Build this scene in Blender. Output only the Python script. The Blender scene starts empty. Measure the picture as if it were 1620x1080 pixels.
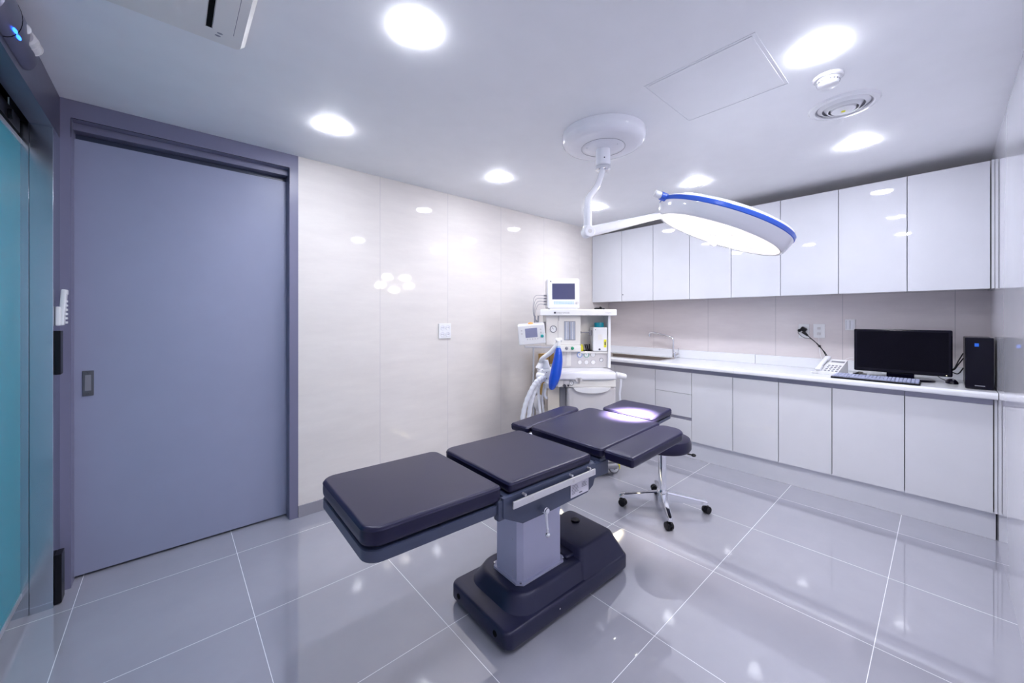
import bpy, bmesh, math, random
from math import sin, cos, pi, radians as R
from mathutils import Vector, Matrix
random.seed(7)
scene = bpy.context.scene
col = scene.collection
# ------------------------------------------------------------------ camera
H = 2.399
cam_d = bpy.data.cameras.new('camera'); cam = bpy.data.objects.new('camera', cam_d); col.objects.link(cam)
cam_d.sensor_width = 36.0; cam_d.lens = 606.58 / 1620 * 36.0
cam_d.shift_y = -(540 - 501.69) / 1620.0
cam_d.clip_start = 0.02
cam.location = (-4.1859, -2.8469, 1.3302)
cam.rotation_euler = (R(90), 0, 0.8439 - pi / 2)
scene.camera = cam
# ------------------------------------------------------------------ world, exposure
w = bpy.data.worlds.new('world'); scene.world = w; w.use_nodes = True
w.node_tree.nodes['Background'].inputs[0].default_value = (0.75, 0.8, 1, 1)
w.node_tree.nodes['Background'].inputs[1].default_value = 0.3
vs = scene.view_settings
vs.view_transform = 'Standard'; vs.look = 'None'; vs.exposure = 0.06; vs.gamma = 1.0; vs.use_curve_mapping = False
LAMP = 134.0          # downlight diffuser emission
BEAM = 9.0
LAMP_COL = (0.90, 0.925, 1.0)

# ------------------------------------------------------------------ materials
def mat(name, c, rough=0.5, metal=0.0, spec=0.5, coat=0.0, noise=0.0, nscale=8.0, bump=0.0, bscale=60.0, emit=None, estr=0.0, trans=0.0, aniso=0.0, coat_rough=0.03, stretch=(1, 1, 1), rnoise=0.0):
    m = bpy.data.materials.new(name); m.use_nodes = True
    nt = m.node_tree; b = nt.nodes['Principled BSDF']
    b.inputs['Base Color'].default_value = (*c, 1)
    b.inputs['Roughness'].default_value = rough
    b.inputs['Metallic'].default_value = metal
    b.inputs['Specular IOR Level'].default_value = spec
    b.inputs['Coat Weight'].default_value = coat
    b.inputs['Coat Roughness'].default_value = coat_rough
    b.inputs['Transmission Weight'].default_value = trans
    b.inputs['Anisotropic'].default_value = aniso
    if emit:
        b.inputs['Emission Color'].default_value = (*emit, 1); b.inputs['Emission Strength'].default_value = estr
    tc = nt.nodes.new('ShaderNodeTexCoord'); mp = nt.nodes.new('ShaderNodeMapping')
    mp.inputs['Scale'].default_value = stretch
    nt.links.new(tc.outputs['Object'], mp.inputs[0])
    def nz(s, d=4):
        n = nt.nodes.new('ShaderNodeTexNoise'); n.inputs['Scale'].default_value = s; n.inputs['Detail'].default_value = d
        nt.links.new(mp.outputs[0], n.inputs['Vector']); return n
    n = nz(nscale)
    mx = nt.nodes.new('ShaderNodeMix'); mx.data_type = 'RGBA'
    k = noise if noise else 0.03
    mx.inputs[6].default_value = (*[v * (1 - k) for v in c], 1); mx.inputs[7].default_value = (*[min(1, v * (1 + k)) for v in c], 1)
    nt.links.new(n.outputs['Fac'], mx.inputs[0]); nt.links.new(mx.outputs[2], b.inputs['Base Color'])
    if rnoise:
        mr = nt.nodes.new('ShaderNodeMapRange'); mr.inputs[3].default_value = max(0, rough - rnoise); mr.inputs[4].default_value = rough + rnoise
        nt.links.new(nz(nscale * 2).outputs['Fac'], mr.inputs[0]); nt.links.new(mr.outputs[0], b.inputs['Roughness'])
    if bump:
        bp = nt.nodes.new('ShaderNodeBump'); bp.inputs['Strength'].default_value = bump; bp.inputs['Distance'].default_value = 0.002
        nt.links.new(nz(bscale, 6).outputs['Fac'], bp.inputs['Height']); nt.links.new(bp.outputs[0], b.inputs['Normal'])
    return m

def tile_mat(name, c, c2, seam_c, axes, rough, width=0.0026, spec=0.5, nscale=(2, 2, 2), tint=None, bump=0.0, coat=0.0):
    """axes: list of (axis index, origin, period) or (axis index, [positions])"""
    m = bpy.data.materials.new(name); m.use_nodes = True
    nt = m.node_tree; b = nt.nodes['Principled BSDF']; N = nt.nodes.new; L = nt.links.new
    geo = N('ShaderNodeNewGeometry'); sp = N('ShaderNodeSeparateXYZ'); L(geo.outputs['Position'], sp.inputs[0])
    def mth(op, a, bb=None, clamp=False):
        n = N('ShaderNodeMath'); n.operation = op; n.use_clamp = clamp
        for i, v in enumerate((a, bb)):
            if v is None: continue
            if isinstance(v, (int, float)): n.inputs[i].default_value = v
            else: L(v, n.inputs[i])
        return n.outputs[0]
    dist = None; cell = None
    for ax in axes:
        s = sp.outputs[ax[0]]
        if isinstance(ax[1], list):
            for p in ax[1]:
                d = mth('ABSOLUTE', mth('SUBTRACT', s, p)); dist = d if dist is None else mth('MINIMUM', dist, d)
        else:
            q = mth('DIVIDE', mth('SUBTRACT', s, ax[1]), ax[2])
            fl = mth('ROUND', q); d = mth('MULTIPLY', mth('ABSOLUTE', mth('SUBTRACT', q, fl)), ax[2])
            dist = d if dist is None else mth('MINIMUM', dist, d)
            c_ = mth('MULTIPLY', mth('FLOOR', q), 3.7 + 2.1 * ax[0]); cell = c_ if cell is None else mth('ADD', cell, c_)
    seam = mth('LESS_THAN', dist, width / 2)
    mp = N('ShaderNodeMapping'); mp.inputs['Scale'].default_value = nscale
    L(geo.outputs['Position'], mp.inputs[0])
    if cell is not None:
        cb = N('ShaderNodeCombineXYZ'); L(cell, cb.inputs[0]); L(cell, cb.inputs[1])
        L(cb.outputs[0], mp.inputs['Location'])
    n = N('ShaderNodeTexNoise'); n.inputs['Scale'].default_value = 1.0; n.inputs['Detail'].default_value = 8; n.inputs['Roughness'].default_value = 0.65
    L(mp.outputs[0], n.inputs['Vector'])
    cr = N('ShaderNodeMapRange'); cr.inputs[1].default_value = 0.3; cr.inputs[2].default_value = 0.7; L(n.outputs['Fac'], cr.inputs[0])
    mx = N('ShaderNodeMix'); mx.data_type = 'RGBA'; mx.inputs[6].default_value = (*c, 1); mx.inputs[7].default_value = (*c2, 1); L(cr.outputs[0], mx.inputs[0])
    out = mx.outputs[2]
    ms = N('ShaderNodeMix'); ms.data_type = 'RGBA'; ms.inputs[7].default_value = (*seam_c, 1); L(seam, ms.inputs[0]); L(out, ms.inputs[6])
    L(ms.outputs[2], b.inputs['Base Color'])
    rr = N('ShaderNodeMix'); rr.data_type = 'FLOAT'; rr.inputs[2].default_value = rough; rr.inputs[3].default_value = 0.7; L(seam, rr.inputs[0]); L(rr.outputs[0], b.inputs['Roughness'])
    b.inputs['Specular IOR Level'].default_value = spec
    if coat: b.inputs['Coat Weight'].default_value = coat; b.inputs['Coat Roughness'].default_value = 0.012; b.inputs['Coat IOR'].default_value = 1.65
    if bump:
        bn = N('ShaderNodeTexNoise'); bn.inputs['Scale'].default_value = 1.2; bn.inputs['Detail'].default_value = 1
        L(geo.outputs['Position'], bn.inputs['Vector'])
        bp = N('ShaderNodeBump'); bp.inputs['Strength'].default_value = bump; bp.inputs['Distance'].default_value = 0.01
        L(bn.outputs['Fac'], bp.inputs['Height']); L(bp.outputs[0], b.inputs['Normal'])
    return m

M = {}
M['ceiling'] = mat('ceiling_paint', (0.90, 0.905, 0.935), 0.5, spec=0.3)
M['wall_tile'] = tile_mat('polished_wall_tile', (0.735, 0.69, 0.67), (0.795, 0.75, 0.725), (0.55, 0.52, 0.54), [(0, -2.9979, 0.6001)], 0.06, 0.003, nscale=(3, 3, 14), spec=0.5)
M['wall_tile_back'] = tile_mat('polished_wall_tile_back', (0.70, 0.64, 0.655), (0.77, 0.71, 0.72), (0.4, 0.37, 0.4), [(1, [-0.615, -1.217, -1.815, -2.29, -2.904])], 0.12, 0.003, nscale=(3, 3, 14))
M['floor'] = tile_mat('polished_floor_tile', (0.345, 0.345, 0.41), (0.37, 0.37, 0.435), (0.85, 0.85, 0.92), [(0, -4.5221, 0.6147), (1, -0.2019, 0.6147)], 0.045, 0.0024, nscale=(5, 5, 5), spec=0.6, coat=1.0)
M['gloss_wall'] = mat('white_back_painted_glass', (0.72, 0.72, 0.8), 0.02, spec=0.5)
M['steel_paint'] = mat('slate_lavender_painted_steel', (0.18, 0.178, 0.275), 0.35, spec=0.4)
M['door_paint'] = mat('slate_lavender_door_paint', (0.31, 0.33, 0.47), 0.42, spec=0.4)
M['skirting'] = mat('grey_skirting_tile', (0.30, 0.29, 0.34), 0.25)
M['brushed'] = mat('brushed_steel', (0.58, 0.63, 0.70), 0.16, metal=1, aniso=0.85, noise=0.08, nscale=30, stretch=(20, 20, 0.4))
M['header'] = mat('dark_brushed_steel', (0.20, 0.195, 0.26), 0.35, metal=0.9, noise=0.08, nscale=20)
M['steel'] = mat('stainless_steel', (0.72, 0.72, 0.74), 0.2, metal=1)
M['sinksteel'] = mat('warm_sink_steel', (0.48, 0.43, 0.40), 0.3, metal=1)
M['chrome'] = mat('polished_chrome', (0.85, 0.86, 0.9), 0.06, metal=1)
M['alu'] = mat('satin_aluminium', (0.72, 0.71, 0.73), 0.32, metal=0.85)
M['black'] = mat('black_plastic', (0.003, 0.003, 0.006), 0.35, spec=0.3)
M['gap'] = mat('black_gap', (0.003, 0.003, 0.004), 0.8, spec=0.1)
M['blackgloss'] = mat('glossy_black_plastic', (0.0025, 0.002, 0.009), 0.12, spec=0.25)
M['screen'] = mat('dark_lcd_screen', (0.002, 0.0015, 0.006), 0.25, spec=0.12)
M['laminate'] = mat('high_gloss_white_lacquer', (0.71, 0.715, 0.765), 0.03, spec=0.45)
M['carcass'] = mat('cabinet_carcass', (0.40, 0.39, 0.45), 0.5)
M['plinth'] = mat('white_plinth', (0.72, 0.73, 0.80), 0.12)
M['channel'] = mat('grey_grip_channel', (0.33, 0.33, 0.42), 0.35, metal=0.4)
M['stone'] = mat('white_solid_surface', (0.84, 0.85, 0.90), 0.12)
M['vinyl'] = mat('navy_black_vinyl', (0.0065, 0.0055, 0.028), 0.33, spec=0.46, bump=0.12, bscale=350, coat=0.0)
M['vinylseam'] = mat('navy_vinyl_piping', (0.03, 0.027, 0.075), 0.35, spec=0.6)
M['slate'] = mat('slate_painted_metal', (0.045, 0.056, 0.105), 0.35)
M['base'] = mat('slate_moulded_plastic', (0.015, 0.016, 0.044), 0.36, spec=0.5)
M['column'] = mat('silver_grey_painted_metal', (0.50, 0.505, 0.67), 0.32, metal=0.1)
M['white'] = mat('white_plastic', (0.84, 0.84, 0.87), 0.25)
M['whitegloss'] = mat('glossy_white_enamel', (0.82, 0.82, 0.88), 0.12)
M['cream'] = mat('cream_white_plastic', (0.80, 0.78, 0.76), 0.32)
M['greyp'] = mat('light_grey_plastic', (0.62, 0.60, 0.62), 0.4)
M['beige'] = mat('beige_panel', (0.66, 0.60, 0.54), 0.5)
M['midgrey'] = mat('mid_grey_plastic', (0.25, 0.25, 0.29), 0.4)
M['blue'] = mat('royal_blue_plastic', (0.035, 0.12, 0.62), 0.25)
M['bagblue'] = mat('blue_rubber', (0.002, 0.065, 0.52), 0.3)
M['bluebtn'] = mat('pale_blue_buttons', (0.45, 0.65, 0.9), 0.4)
M['teal'] = mat('teal_plastic', (0.0, 0.22, 0.30), 0.35)
M['tealknob'] = mat('green_teal_knob', (0.02, 0.36, 0.36), 0.35)
M['green'] = mat('green_ring', (0.02, 0.30, 0.16), 0.4)
M['yellow'] = mat('yellow_tag', (0.75, 0.72, 0.03), 0.4)
M['orange'] = mat('orange_lamp', (0.95, 0.40, 0.10), 0.4)
M['wood'] = mat('golden_brown_wood', (0.42, 0.24, 0.06), 0.4, noise=0.25, nscale=4, stretch=(12, 12, 1))
M['tube'] = mat('translucent_white_tubing', (0.78, 0.80, 0.88), 0.3, trans=0.0)
M['monscreen'] = mat('dim_slate_screen', (0.06, 0.065, 0.15), 0.15)
M['ventscreen'] = mat('pale_lcd', (0.26, 0.27, 0.42), 0.12)
M['flow'] = mat('flow_tube_glass', (0.42, 0.45, 0.55), 0.15)
M['label'] = mat('silver_label', (0.62, 0.60, 0.68), 0.4)
M['ink'] = mat('dark_print', (0.05, 0.05, 0.08), 0.6)
M['keys'] = mat('blue_grey_key_cover', (0.40, 0.43, 0.62), 0.35)
M['sticker'] = mat('bright_blue_sticker', (0.02, 0.16, 0.75), 0.3)
M['lamp'] = mat('lit_downlight_diffuser', (0.9, 0.9, 0.9), 0.5, emit=LAMP_COL, estr=LAMP)
M['led'] = mat('lit_led', (0.9, 0.9, 0.9), 0.5, emit=(1.0, 0.94, 0.86), estr=150)
M['lens'] = mat('lit_lamp_lens', (0.9, 0.9, 0.9), 0.2, emit=(1.0, 0.965, 0.92), estr=0.55)
M['blueled'] = mat('blue_indicator_led', (0.0, 0.1, 1.0), 0.3, emit=(0.02, 0.12, 1.0), estr=6)
M['redled'] = mat('red_indicator_led', (1, 0.1, 0.1), 0.3, emit=(1.0, 0.1, 0.1), estr=2)
M['greenled'] = mat('pale_indicator_led', (1, 0.9, 0.6), 0.3, emit=(1.0, 0.95, 0.6), estr=2)
M['glass'] = mat('frosted_teal_glass', (0.025, 0.40, 0.52), 0.25, trans=0.25, spec=0.5)
M['corridor'] = mat('corridor_paint', (0.7, 0.75, 0.8), 0.6)
M['corrbacklight'] = mat('added_corridor_backlight', (1, 1, 1), 0.5, emit=(0.8, 0.95, 1.0), estr=6)  # glow of the light added behind the glass door

for k_ in ('vinyl', 'base'):
    M[k_].node_tree.nodes['Principled BSDF'].inputs['Specular Tint'].default_value = (0.80, 0.80, 1.0, 1)

# ------------------------------------------------------------------ mesh helpers
class MB:
    def __init__(s): s.bm = bmesh.new()
    def _merge(s, b2, mi=0, mtx=None):
        if mtx is not None: bmesh.ops.transform(b2, matrix=mtx, verts=b2.verts)
        for f in b2.faces: f.material_index = mi
        me = bpy.data.meshes.new('tmp'); b2.to_mesh(me); b2.free(); s.bm.from_mesh(me); bpy.data.meshes.remove(me)
        return s
    def box(s, a, b, bev=0.0, seg=2, mi=0, mtx=None):
        """corners a, b"""
        b2 = bmesh.new(); bmesh.ops.create_cube(b2, size=1)
        c = [(a[i] + b[i]) / 2 for i in range(3)]; d = [max(abs(b[i] - a[i]), 1e-5) for i in range(3)]
        for v in b2.verts: v.co = Vector((c[0] + v.co.x * d[0], c[1] + v.co.y * d[1], c[2] + v.co.z * d[2]))
        if bev: bmesh.ops.bevel(b2, geom=b2.edges[:], offset=min(bev, min(d) * 0.49), segments=seg, profile=0.5, affect='EDGES')
        return s._merge(b2, mi, mtx)
    def rings(s, rings, cap0=True, cap1=True, mi=0, mtx=None, closed=True):
        b2 = bmesh.new(); vr = [[b2.verts.new(p) for p in r] for r in rings]
        n = len(vr[0])
        for i in range(len(vr) - 1):
            for j in range(n if closed else n - 1):
                k = (j + 1) % n
                b2.faces.new((vr[i][j], vr[i][k], vr[i + 1][k], vr[i + 1][j]))
        if cap0: b2.faces.new(vr[0][::-1])
        if cap1: b2.faces.new(vr[-1])
        bmesh.ops.recalc_face_normals(b2, faces=b2.faces[:])
        return s._merge(b2, mi, mtx)
    def lathe(s, prof, n=32, mi=0, mtx=None, cap0=True, cap1=True):
        return s.rings([[(r * cos(2 * pi * k / n), r * sin(2 * pi * k / n), z) for k in range(n)] for r, z in prof], cap0, cap1, mi, mtx)
    def cyl(s, p0, p1, r, n=16, mi=0, r1=None, bev=0.0):
        p0, p1 = Vector(p0), Vector(p1); d = p1 - p0; L = d.length
        mtx = Matrix.Translation(p0) @ d.to_track_quat('Z', 'Y').to_matrix().to_4x4()
        r1 = r if r1 is None else r1
        pr = [(r, 0), (r1, L)] if not bev else [(r - bev, 0), (r, bev), (r1, L - bev), (r1 - bev, L)]
        return s.lathe(pr, n, mi, mtx)
    def tube(s, pts, r, n=10, mi=0, smooth=4, rfn=None):
        P = [Vector(p) for p in pts]
        if smooth and len(P) > 2:
            Q = []
            for i in range(len(P) - 1):
                p0 = P[max(i - 1, 0)]; p1 = P[i]; p2 = P[i + 1]; p3 = P[min(i + 2, len(P) - 1)]
                for k in range(smooth):
                    t = k / smooth
                    Q.append(0.5 * ((2 * p1) + (-p0 + p2) * t + (2 * p0 - 5 * p1 + 4 * p2 - p3) * t * t + (-p0 + 3 * p1 - 3 * p2 + p3) * t ** 3))
            Q.append(P[-1]); P = Q
        rings = []; prev = None
        for i, p in enumerate(P):
            t = (P[min(i + 1, len(P) - 1)] - P[max(i - 1, 0)]).normalized()
            if prev is None:
                u = t.orthogonal().normalized()
            else:
                u = (prev - t * prev.dot(t))
                u = u.normalized() if u.length > 1e-6 else t.orthogonal().normalized()
            prev = u; v = t.cross(u)
            rr = rfn(i / (len(P) - 1)) if rfn else r
            rings.append([p + (u * cos(2 * pi * k / n) + v * sin(2 * pi * k / n)) * rr for k in range(n)])
        return s.rings(rings, mi=mi)
    def prism(s, poly, z0, z1, mi=0, mtx=None, bev=0.0):
        b2 = bmesh.new(); lo = [b2.verts.new((x, y, z0)) for x, y in poly]; f = b2.faces.new(lo)
        r = bmesh.ops.extrude_face_region(b2, geom=[f]); vs = [e for e in r['geom'] if isinstance(e, bmesh.types.BMVert)]
        bmesh.ops.translate(b2, vec=(0, 0, z1 - z0), verts=vs)
        bmesh.ops.recalc_face_normals(b2, faces=b2.faces[:])
        if bev: bmesh.ops.bevel(b2, geom=b2.edges[:], offset=bev, segments=2, profile=0.5, affect='EDGES')
        return s._merge(b2, mi, mtx)
    def sphere(s, c, r, mi=0, n=16, sc=(1, 1, 1)):
        b2 = bmesh.new(); bmesh.ops.create_uvsphere(b2, u_segments=n, v_segments=max(6, n // 2), radius=r)
        return s._merge(b2, mi, Matrix.Translation(Vector(c)) @ Matrix.Diagonal((*sc, 1)))
    def torus(s, c, R0, r, axis='Z', n=24, m=8, mi=0, mtx=None):
        b2 = bmesh.new(); vr = []
        for i in range(n):
            a = 2 * pi * i / n
            vr.append([b2.verts.new(((R0 + r * cos(2 * pi * k / m)) * cos(a), (R0 + r * cos(2 * pi * k / m)) * sin(a), r * sin(2 * pi * k / m))) for k in range(m)])
        for i in range(n):
            for k in range(m):
                b2.faces.new((vr[i][k], vr[(i + 1) % n][k], vr[(i + 1) % n][(k + 1) % m], vr[i][(k + 1) % m]))
        rot = {'Z': Matrix(), 'Y': Matrix.Rotation(pi / 2, 4, 'X'), 'X': Matrix.Rotation(pi / 2, 4, 'Y')}[axis]
        mm = Matrix.Translation(Vector(c)) @ rot
        return s._merge(b2, mi, mtx @ mm if mtx is not None else mm)
    def build(s, name, mats, parent=None, loc=None, rot=None, smooth=True, angle=35):
        me = bpy.data.meshes.new(name); s.bm.to_mesh(me); s.bm.free()
        for m_ in (mats if isinstance(mats, (list, tuple)) else [mats]): me.materials.append(M[m_])
        if smooth:
            me.shade_smooth(); me.set_sharp_from_angle(angle=R(angle))
        o = bpy.data.objects.new(name, me); col.objects.link(o)
        if smooth:
            wn = o.modifiers.new('weighted', 'WEIGHTED_NORMAL'); wn.keep_sharp = True; wn.weight = 60
        if parent: o.parent = parent
        if loc: o.location = loc
        if rot: o.rotation_euler = rot
        return o

def tag(o, label=None, cat=None, group=None, kind=None):
    if label: o['label'] = label
    if cat: o['category'] = cat
    if group: o['group'] = group
    if kind: o['kind'] = kind
    return o
def empty(name, loc, rz=0.0, label=None, cat=None, group=None, kind=None, rot=None):
    o = bpy.data.objects.new(name, None); col.objects.link(o); o.location = loc
    o.rotation_euler = rot if rot else (0, 0, rz); o.empty_display_size = 0.05
    return tag(o, label, cat, group, kind)
def kids(o): return [c for c in bpy.data.objects if c.parent == o]
def copy_tree(o, parent=None):
    c = o.copy(); col.objects.link(c); c.parent = parent
    for ch in kids(o): copy_tree(ch, c)
    return c
def text_obj(name, body, size, mtx, m, parent=None, depth=0.0004):
    cu = bpy.data.curves.new(name, 'FONT'); cu.body = body; cu.size = size; cu.extrude = depth
    t = bpy.data.objects.new('tmp_text', cu); col.objects.link(t)
    bpy.context.view_layer.update()
    me = bpy.data.meshes.new_from_object(t.evaluated_get(bpy.context.evaluated_depsgraph_get()))
    bpy.data.objects.remove(t); bpy.data.curves.remove(cu)
    me.transform(mtx); me.materials.clear(); me.materials.append(M[m])
    o = bpy.data.objects.new(name, me); col.objects.link(o); o.parent = parent
    return o
def rrect(hx, hy, rad, n=6, cx=0, cy=0, z=0.0):
    """rad: 4 radii for corners (+,+),(-,+),(-,-),(+,-)"""
    pts = []
    for q, (sx, sy) in enumerate(((1, 1), (-1, 1), (-1, -1), (1, -1))):
        r = max(min(rad[q], hx * 0.999, hy * 0.999), 0.0005)
        for k in range(n + 1):
            a = q * pi / 2 + k / n * pi / 2
            pts.append((cx + sx * (hx - r) + r * cos(a), cy + sy * (hy - r) + r * sin(a), z))
    return pts
def cushion(hx, hy, t, rad, mb=None, zt=0.0, crown=0.0012, round_=0.014, mtx=None, lower=None):
    """upholstered pad, its seam level at zt, a welted edge and a slight crown"""
    mb = mb or MB(); rg = []
    def ring(ins, z): rg.append(rrect(hx - ins, hy - ins, [max(r - ins, 0.001) for r in rad], z=z))
    ring(0.020, zt - t - 0.004); ring(0.014, zt - t + 0.001); ring(0.003, zt - t + 0.006); ring(0.0, zt - t + 0.014); ring(-0.001, zt - t * 0.5)
    ring(0.0, zt - round_); ring(-0.0018, zt - round_ + 0.002); ring(-0.0018, zt - round_ + 0.004); ring(0.0012, zt - round_ + 0.006)
    for k in range(1, 6):
        a = k / 5 * pi / 2
        ring(0.0012 + (round_ * 0.8) * (1 - cos(a)), zt - round_ + 0.006 + (round_ - 0.006) * sin(a))
    for k in range(1, 6):
        ring(round_ * 0.8 + (min(hx, hy) - round_ * 0.8) * (k / 5.5), zt + crown * sin(k / 5 * pi / 2))
    mb.rings(rg, mtx=mtx)
    return mb

# ================================================================== THE ROOM
TH = 0.08
def struct(name, mb, m, **k):
    return tag(mb.build(name, m, **k), kind='structure')
struct('floor', MB().box((-6.0, -3.2, -0.1), (0.1, 0.3, 0.0)), 'floor', smooth=False)
struct('ceiling', MB().box((-6.0, -3.2, H), (0.1, 0.3, H + 0.1)), 'ceiling', smooth=False)
struct('wall_left', MB().box((-3.554, 0, 0), (0.1, 0.12, H)), 'wall_tile', smooth=False)
struct('wall_back', MB().box((0, -3.15, 0), (0.1, 0.12, H)), 'wall_tile_back', smooth=False)
struct('wall_right', MB().box((-6.0, -3.16, 0), (0.0, -3.0615, H)), 'gloss_wall', smooth=False)
struct('wall_front', MB().box((-4.80, -3.07, 0), (-4.70, -1.30, H)), 'gloss_wall', smooth=False)
# corridor behind the sliding glass door
cw = MB(); cw.box((-6.0, -3.1, 0), (-5.95, 0.2, H)); cw.box((-6.0, 0.16, 0), (-4.70, 0.2, H))
struct('wall_corridor', cw, 'corridor', smooth=False)
cl = empty('corridor_backlight', (-5.45, -0.9, H), label='added unseen panel light on the corridor ceiling, backlighting the teal glass door', cat='ceiling light')  # put in to backlight the glass; no such lamp is seen
MB().box((-0.16, -0.5, -0.035), (0.16, 0.5, 0.0), 0.004).build('housing', 'white', cl)
MB().box((-0.145, -0.48, -0.04), (0.145, 0.48, -0.0352)).build('diffuser', 'corrbacklight', cl)
# skirting tile under the tiled wall
struct('baseboard_left', MB().box((-3.553, -0.008, 0), (-0.51, 0.0, 0.078), 0.001), 'skirting')
# ---- big steel sliding door in the left wall
d1 = empty('door_1', (-4.08, 0, 0), kind='structure')
f = MB()
f.box((-0.66, 0.0, 0), (-0.473, 0.12, H)); f.box((-0.473, 0.0, 2.31), (0.475, 0.12, H)); f.box((0.475, 0.0, 0), (0.526, 0.12, H))
f.build('door_frame', 'steel_paint', d1, smooth=False)
MB().box((-0.473, 0.055, 2.272), (0.475, 0.12, 2.3095)).build('lintel', 'steel_paint', d1, smooth=False)
f = MB(); f.box((-0.4735, -0.0012, 2.3085), (0.4755, 0.0005, 2.3105)); f.box((0.4742, -0.0012, 2.205), (0.4757, 0.0005, 2.31)); f.box((-0.474, -0.0012, 2.215), (-0.4725, 0.0005, 2.31))
f.build('shadow_gap', 'gap', d1, smooth=False)
leaf = MB().box((-0.58, 0.085, 0.012), (0.60, 0.118, 2.238), 0.002).build('door_leaf', 'door_paint', d1)
MB().box((-0.6, 0.1205, 0), (0.6, 0.15, 2.42)).build('gap_shade_backing', 'slate', d1, smooth=False)  # dark backing sheet; its colour stands in for shade in the door gap
h = MB(); h.box((-0.4455, 0.081, 0.925), (-0.405, 0.0855, 1.055), 0.003)
h.torus((-0.4255, 0.0805, 1.045), 0.004, 0.0012, 'Y'); h.torus((-0.4255, 0.0805, 0.936), 0.004, 0.0015, 'Y')
hd = h.build('door_handle', 'midgrey', leaf)
M['handle_steel'] = mat('aged_steel', (0.17, 0.165, 0.18), 0.3, metal=0.9); hd.data.materials[0] = M['handle_steel']
h = MB(); h.box((-0.4365, 0.0795, 0.952), (-0.4145, 0.0812, 1.033), 0.001); h.build('finger_recess', 'midgrey', hd)

# ---- sliding glass door with steel jamb and header
j = MB(); j.box((-4.658, -0.140, 0), (-4.5885, 0.0, 2.2), 0.0015); j.box((-4.76, -0.134, 0), (-4.6605, 0.0, 2.2), 0.001)
struct('trim_1', j, 'brushed')
j = MB(); j.box((-4.660, -3.058, 2.2), (-4.5885, 0.0, H - 0.003), 0.001)
struct('trim_2', j, 'header')
j = MB(); j.box((-4.80, -3.06, 2.13), (-4.745, -0.0, H)); j.box((-4.745, -3.06, 2.34), (-4.66, 0, H))  # black backing added as the shade of the track recess behind the header
struct('recess_shade_backing', j, 'gap', smooth=False)
d2 = empty('door_2', (-4.69, -0.72, 0), kind='structure')
MB().box((-0.006, -0.555, 0.105), (0.006, 0.592, 2.10)).build('glass_pane', 'glass', d2)
MB().box((-0.011, -0.565, 0.082), (0.011, 0.594, 0.107), 0.002).build('bottom_rail', 'alu', d2)
MB().box((-0.011, -0.565, 2.098), (0.011, 0.594, 2.118), 0.002).build('top_rail', 'alu', d2)
j = MB(); j.box((-0.03, -0.6, 2.135), (0.01, 0.56, 2.20), 0.003); 
for y in (-0.4, 0.05, 0.4): j.cyl((0.01, y, 2.16), (0.022, y, 2.16), 0.02)
j.build('track', 'black', d2)

# ================================================================== CEILING FITTINGS
def downlight(loc, label):
    t = empty('ceiling_downlight', (*loc, H), label=label, cat='ceiling light', group='round downlights in the ceiling')
    MB().lathe([(0.0692, -0.0004), (0.0692, -0.0020), (0.0715, -0.0018), (0.074, -0.0004)], 40, cap0=False, cap1=False).build('trim_ring', 'white', t)
    MB().lathe([(0.0685, -0.001), (0.0685, -0.0045), (0.064, -0.009), (0.045, -0.0125), (0.001, -0.0135)], 40).build('diffuser', 'lamp', t)
    ld = bpy.data.lights.new('downlight_beam', 'SPOT'); ld.energy = BEAM; ld.color = LAMP_COL; ld.spot_size = R(140); ld.spot_blend = 0.9; ld.shadow_soft_size = 0.05
    lo = bpy.data.objects.new('downlight_beam', ld); col.objects.link(lo); lo.parent = t; lo.location = (0, 0, -0.072)
    return t
downlight((-3.510, -0.572), 'lit round downlight above the large grey door, beside the tiled wall')
downlight((-2.305, -0.585), 'lit round downlight over the tiled wall, left of the surgical lamp mount')
downlight((-1.090, -0.600), 'lit round downlight in the far corner, seen beside the lamp drop tube')
downlight((-3.508, -1.543), 'largest-looking lit downlight, right of the cassette air conditioner')
downlight((-1.073, -1.538), 'lit round downlight just above the blue-rimmed surgical lamp head')
downlight((-2.257, -2.515), 'lit round downlight beside the white smoke detector')
downlight((-1.027, -2.500), 'lit round downlight between the round vent and the wall cabinets')
downlight((-3.508, -2.510), 'lit round downlight in the near left corner of the ceiling, beyond the air conditioner')

# cassette air conditioner
ac = empty('cassette_air_conditioner', (-4.44, -1.50, H), label='off-white ceiling cassette air conditioner with black outlet slot, beside the large grey door', cat='air conditioner')
# local: x from -0.13.. ; outer edge x = +0.47, y edge = +0.49
p = MB()
p.rings([rrect(0.47, 0.49, [0.02] * 4, z=-0.002, cx=0), rrect(0.47, 0.49, [0.02] * 4, z=-0.012), rrect(0.455, 0.478, [0.02] * 4, z=-0.030)], cap1=True)
p.build('fascia', 'cream', ac, loc=(0.0, 0, 0))
ac.location.x = -4.44
q = MB(); q.box((-0.33, -0.395, -0.0335), (0.345, 0.395, -0.0295), 0.001); q.build('intake_grille', 'cream', ac)
q = MB(); q.box((0.347, -0.395, -0.032), (0.363, 0.395, -0.0295)); q.build('outlet_slot', 'gap', ac)
q = MB(); q.box((0.365, -0.395, -0.035), (0.425, 0.395, -0.0295), 0.001); q.build('air_vane', 'cream', ac)
q = MB(); q.box((0.4255, -0.395, -0.0312), (0.4275, 0.395, -0.0295)); q.box((-0.34, 0.3955, -0.0312), (0.40, 0.397, -0.0295)); q.build('seam', 'midgrey', ac)
q = MB()
q.sphere((0.383, 0.432, -0.0302), 0.009, sc=(1, 0.6, 0.12)); q.sphere((0.388, 0.414, -0.0302), 0.009, sc=(1, 0.6, 0.12)); q.build('indicator', 'midgrey', ac)

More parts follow.
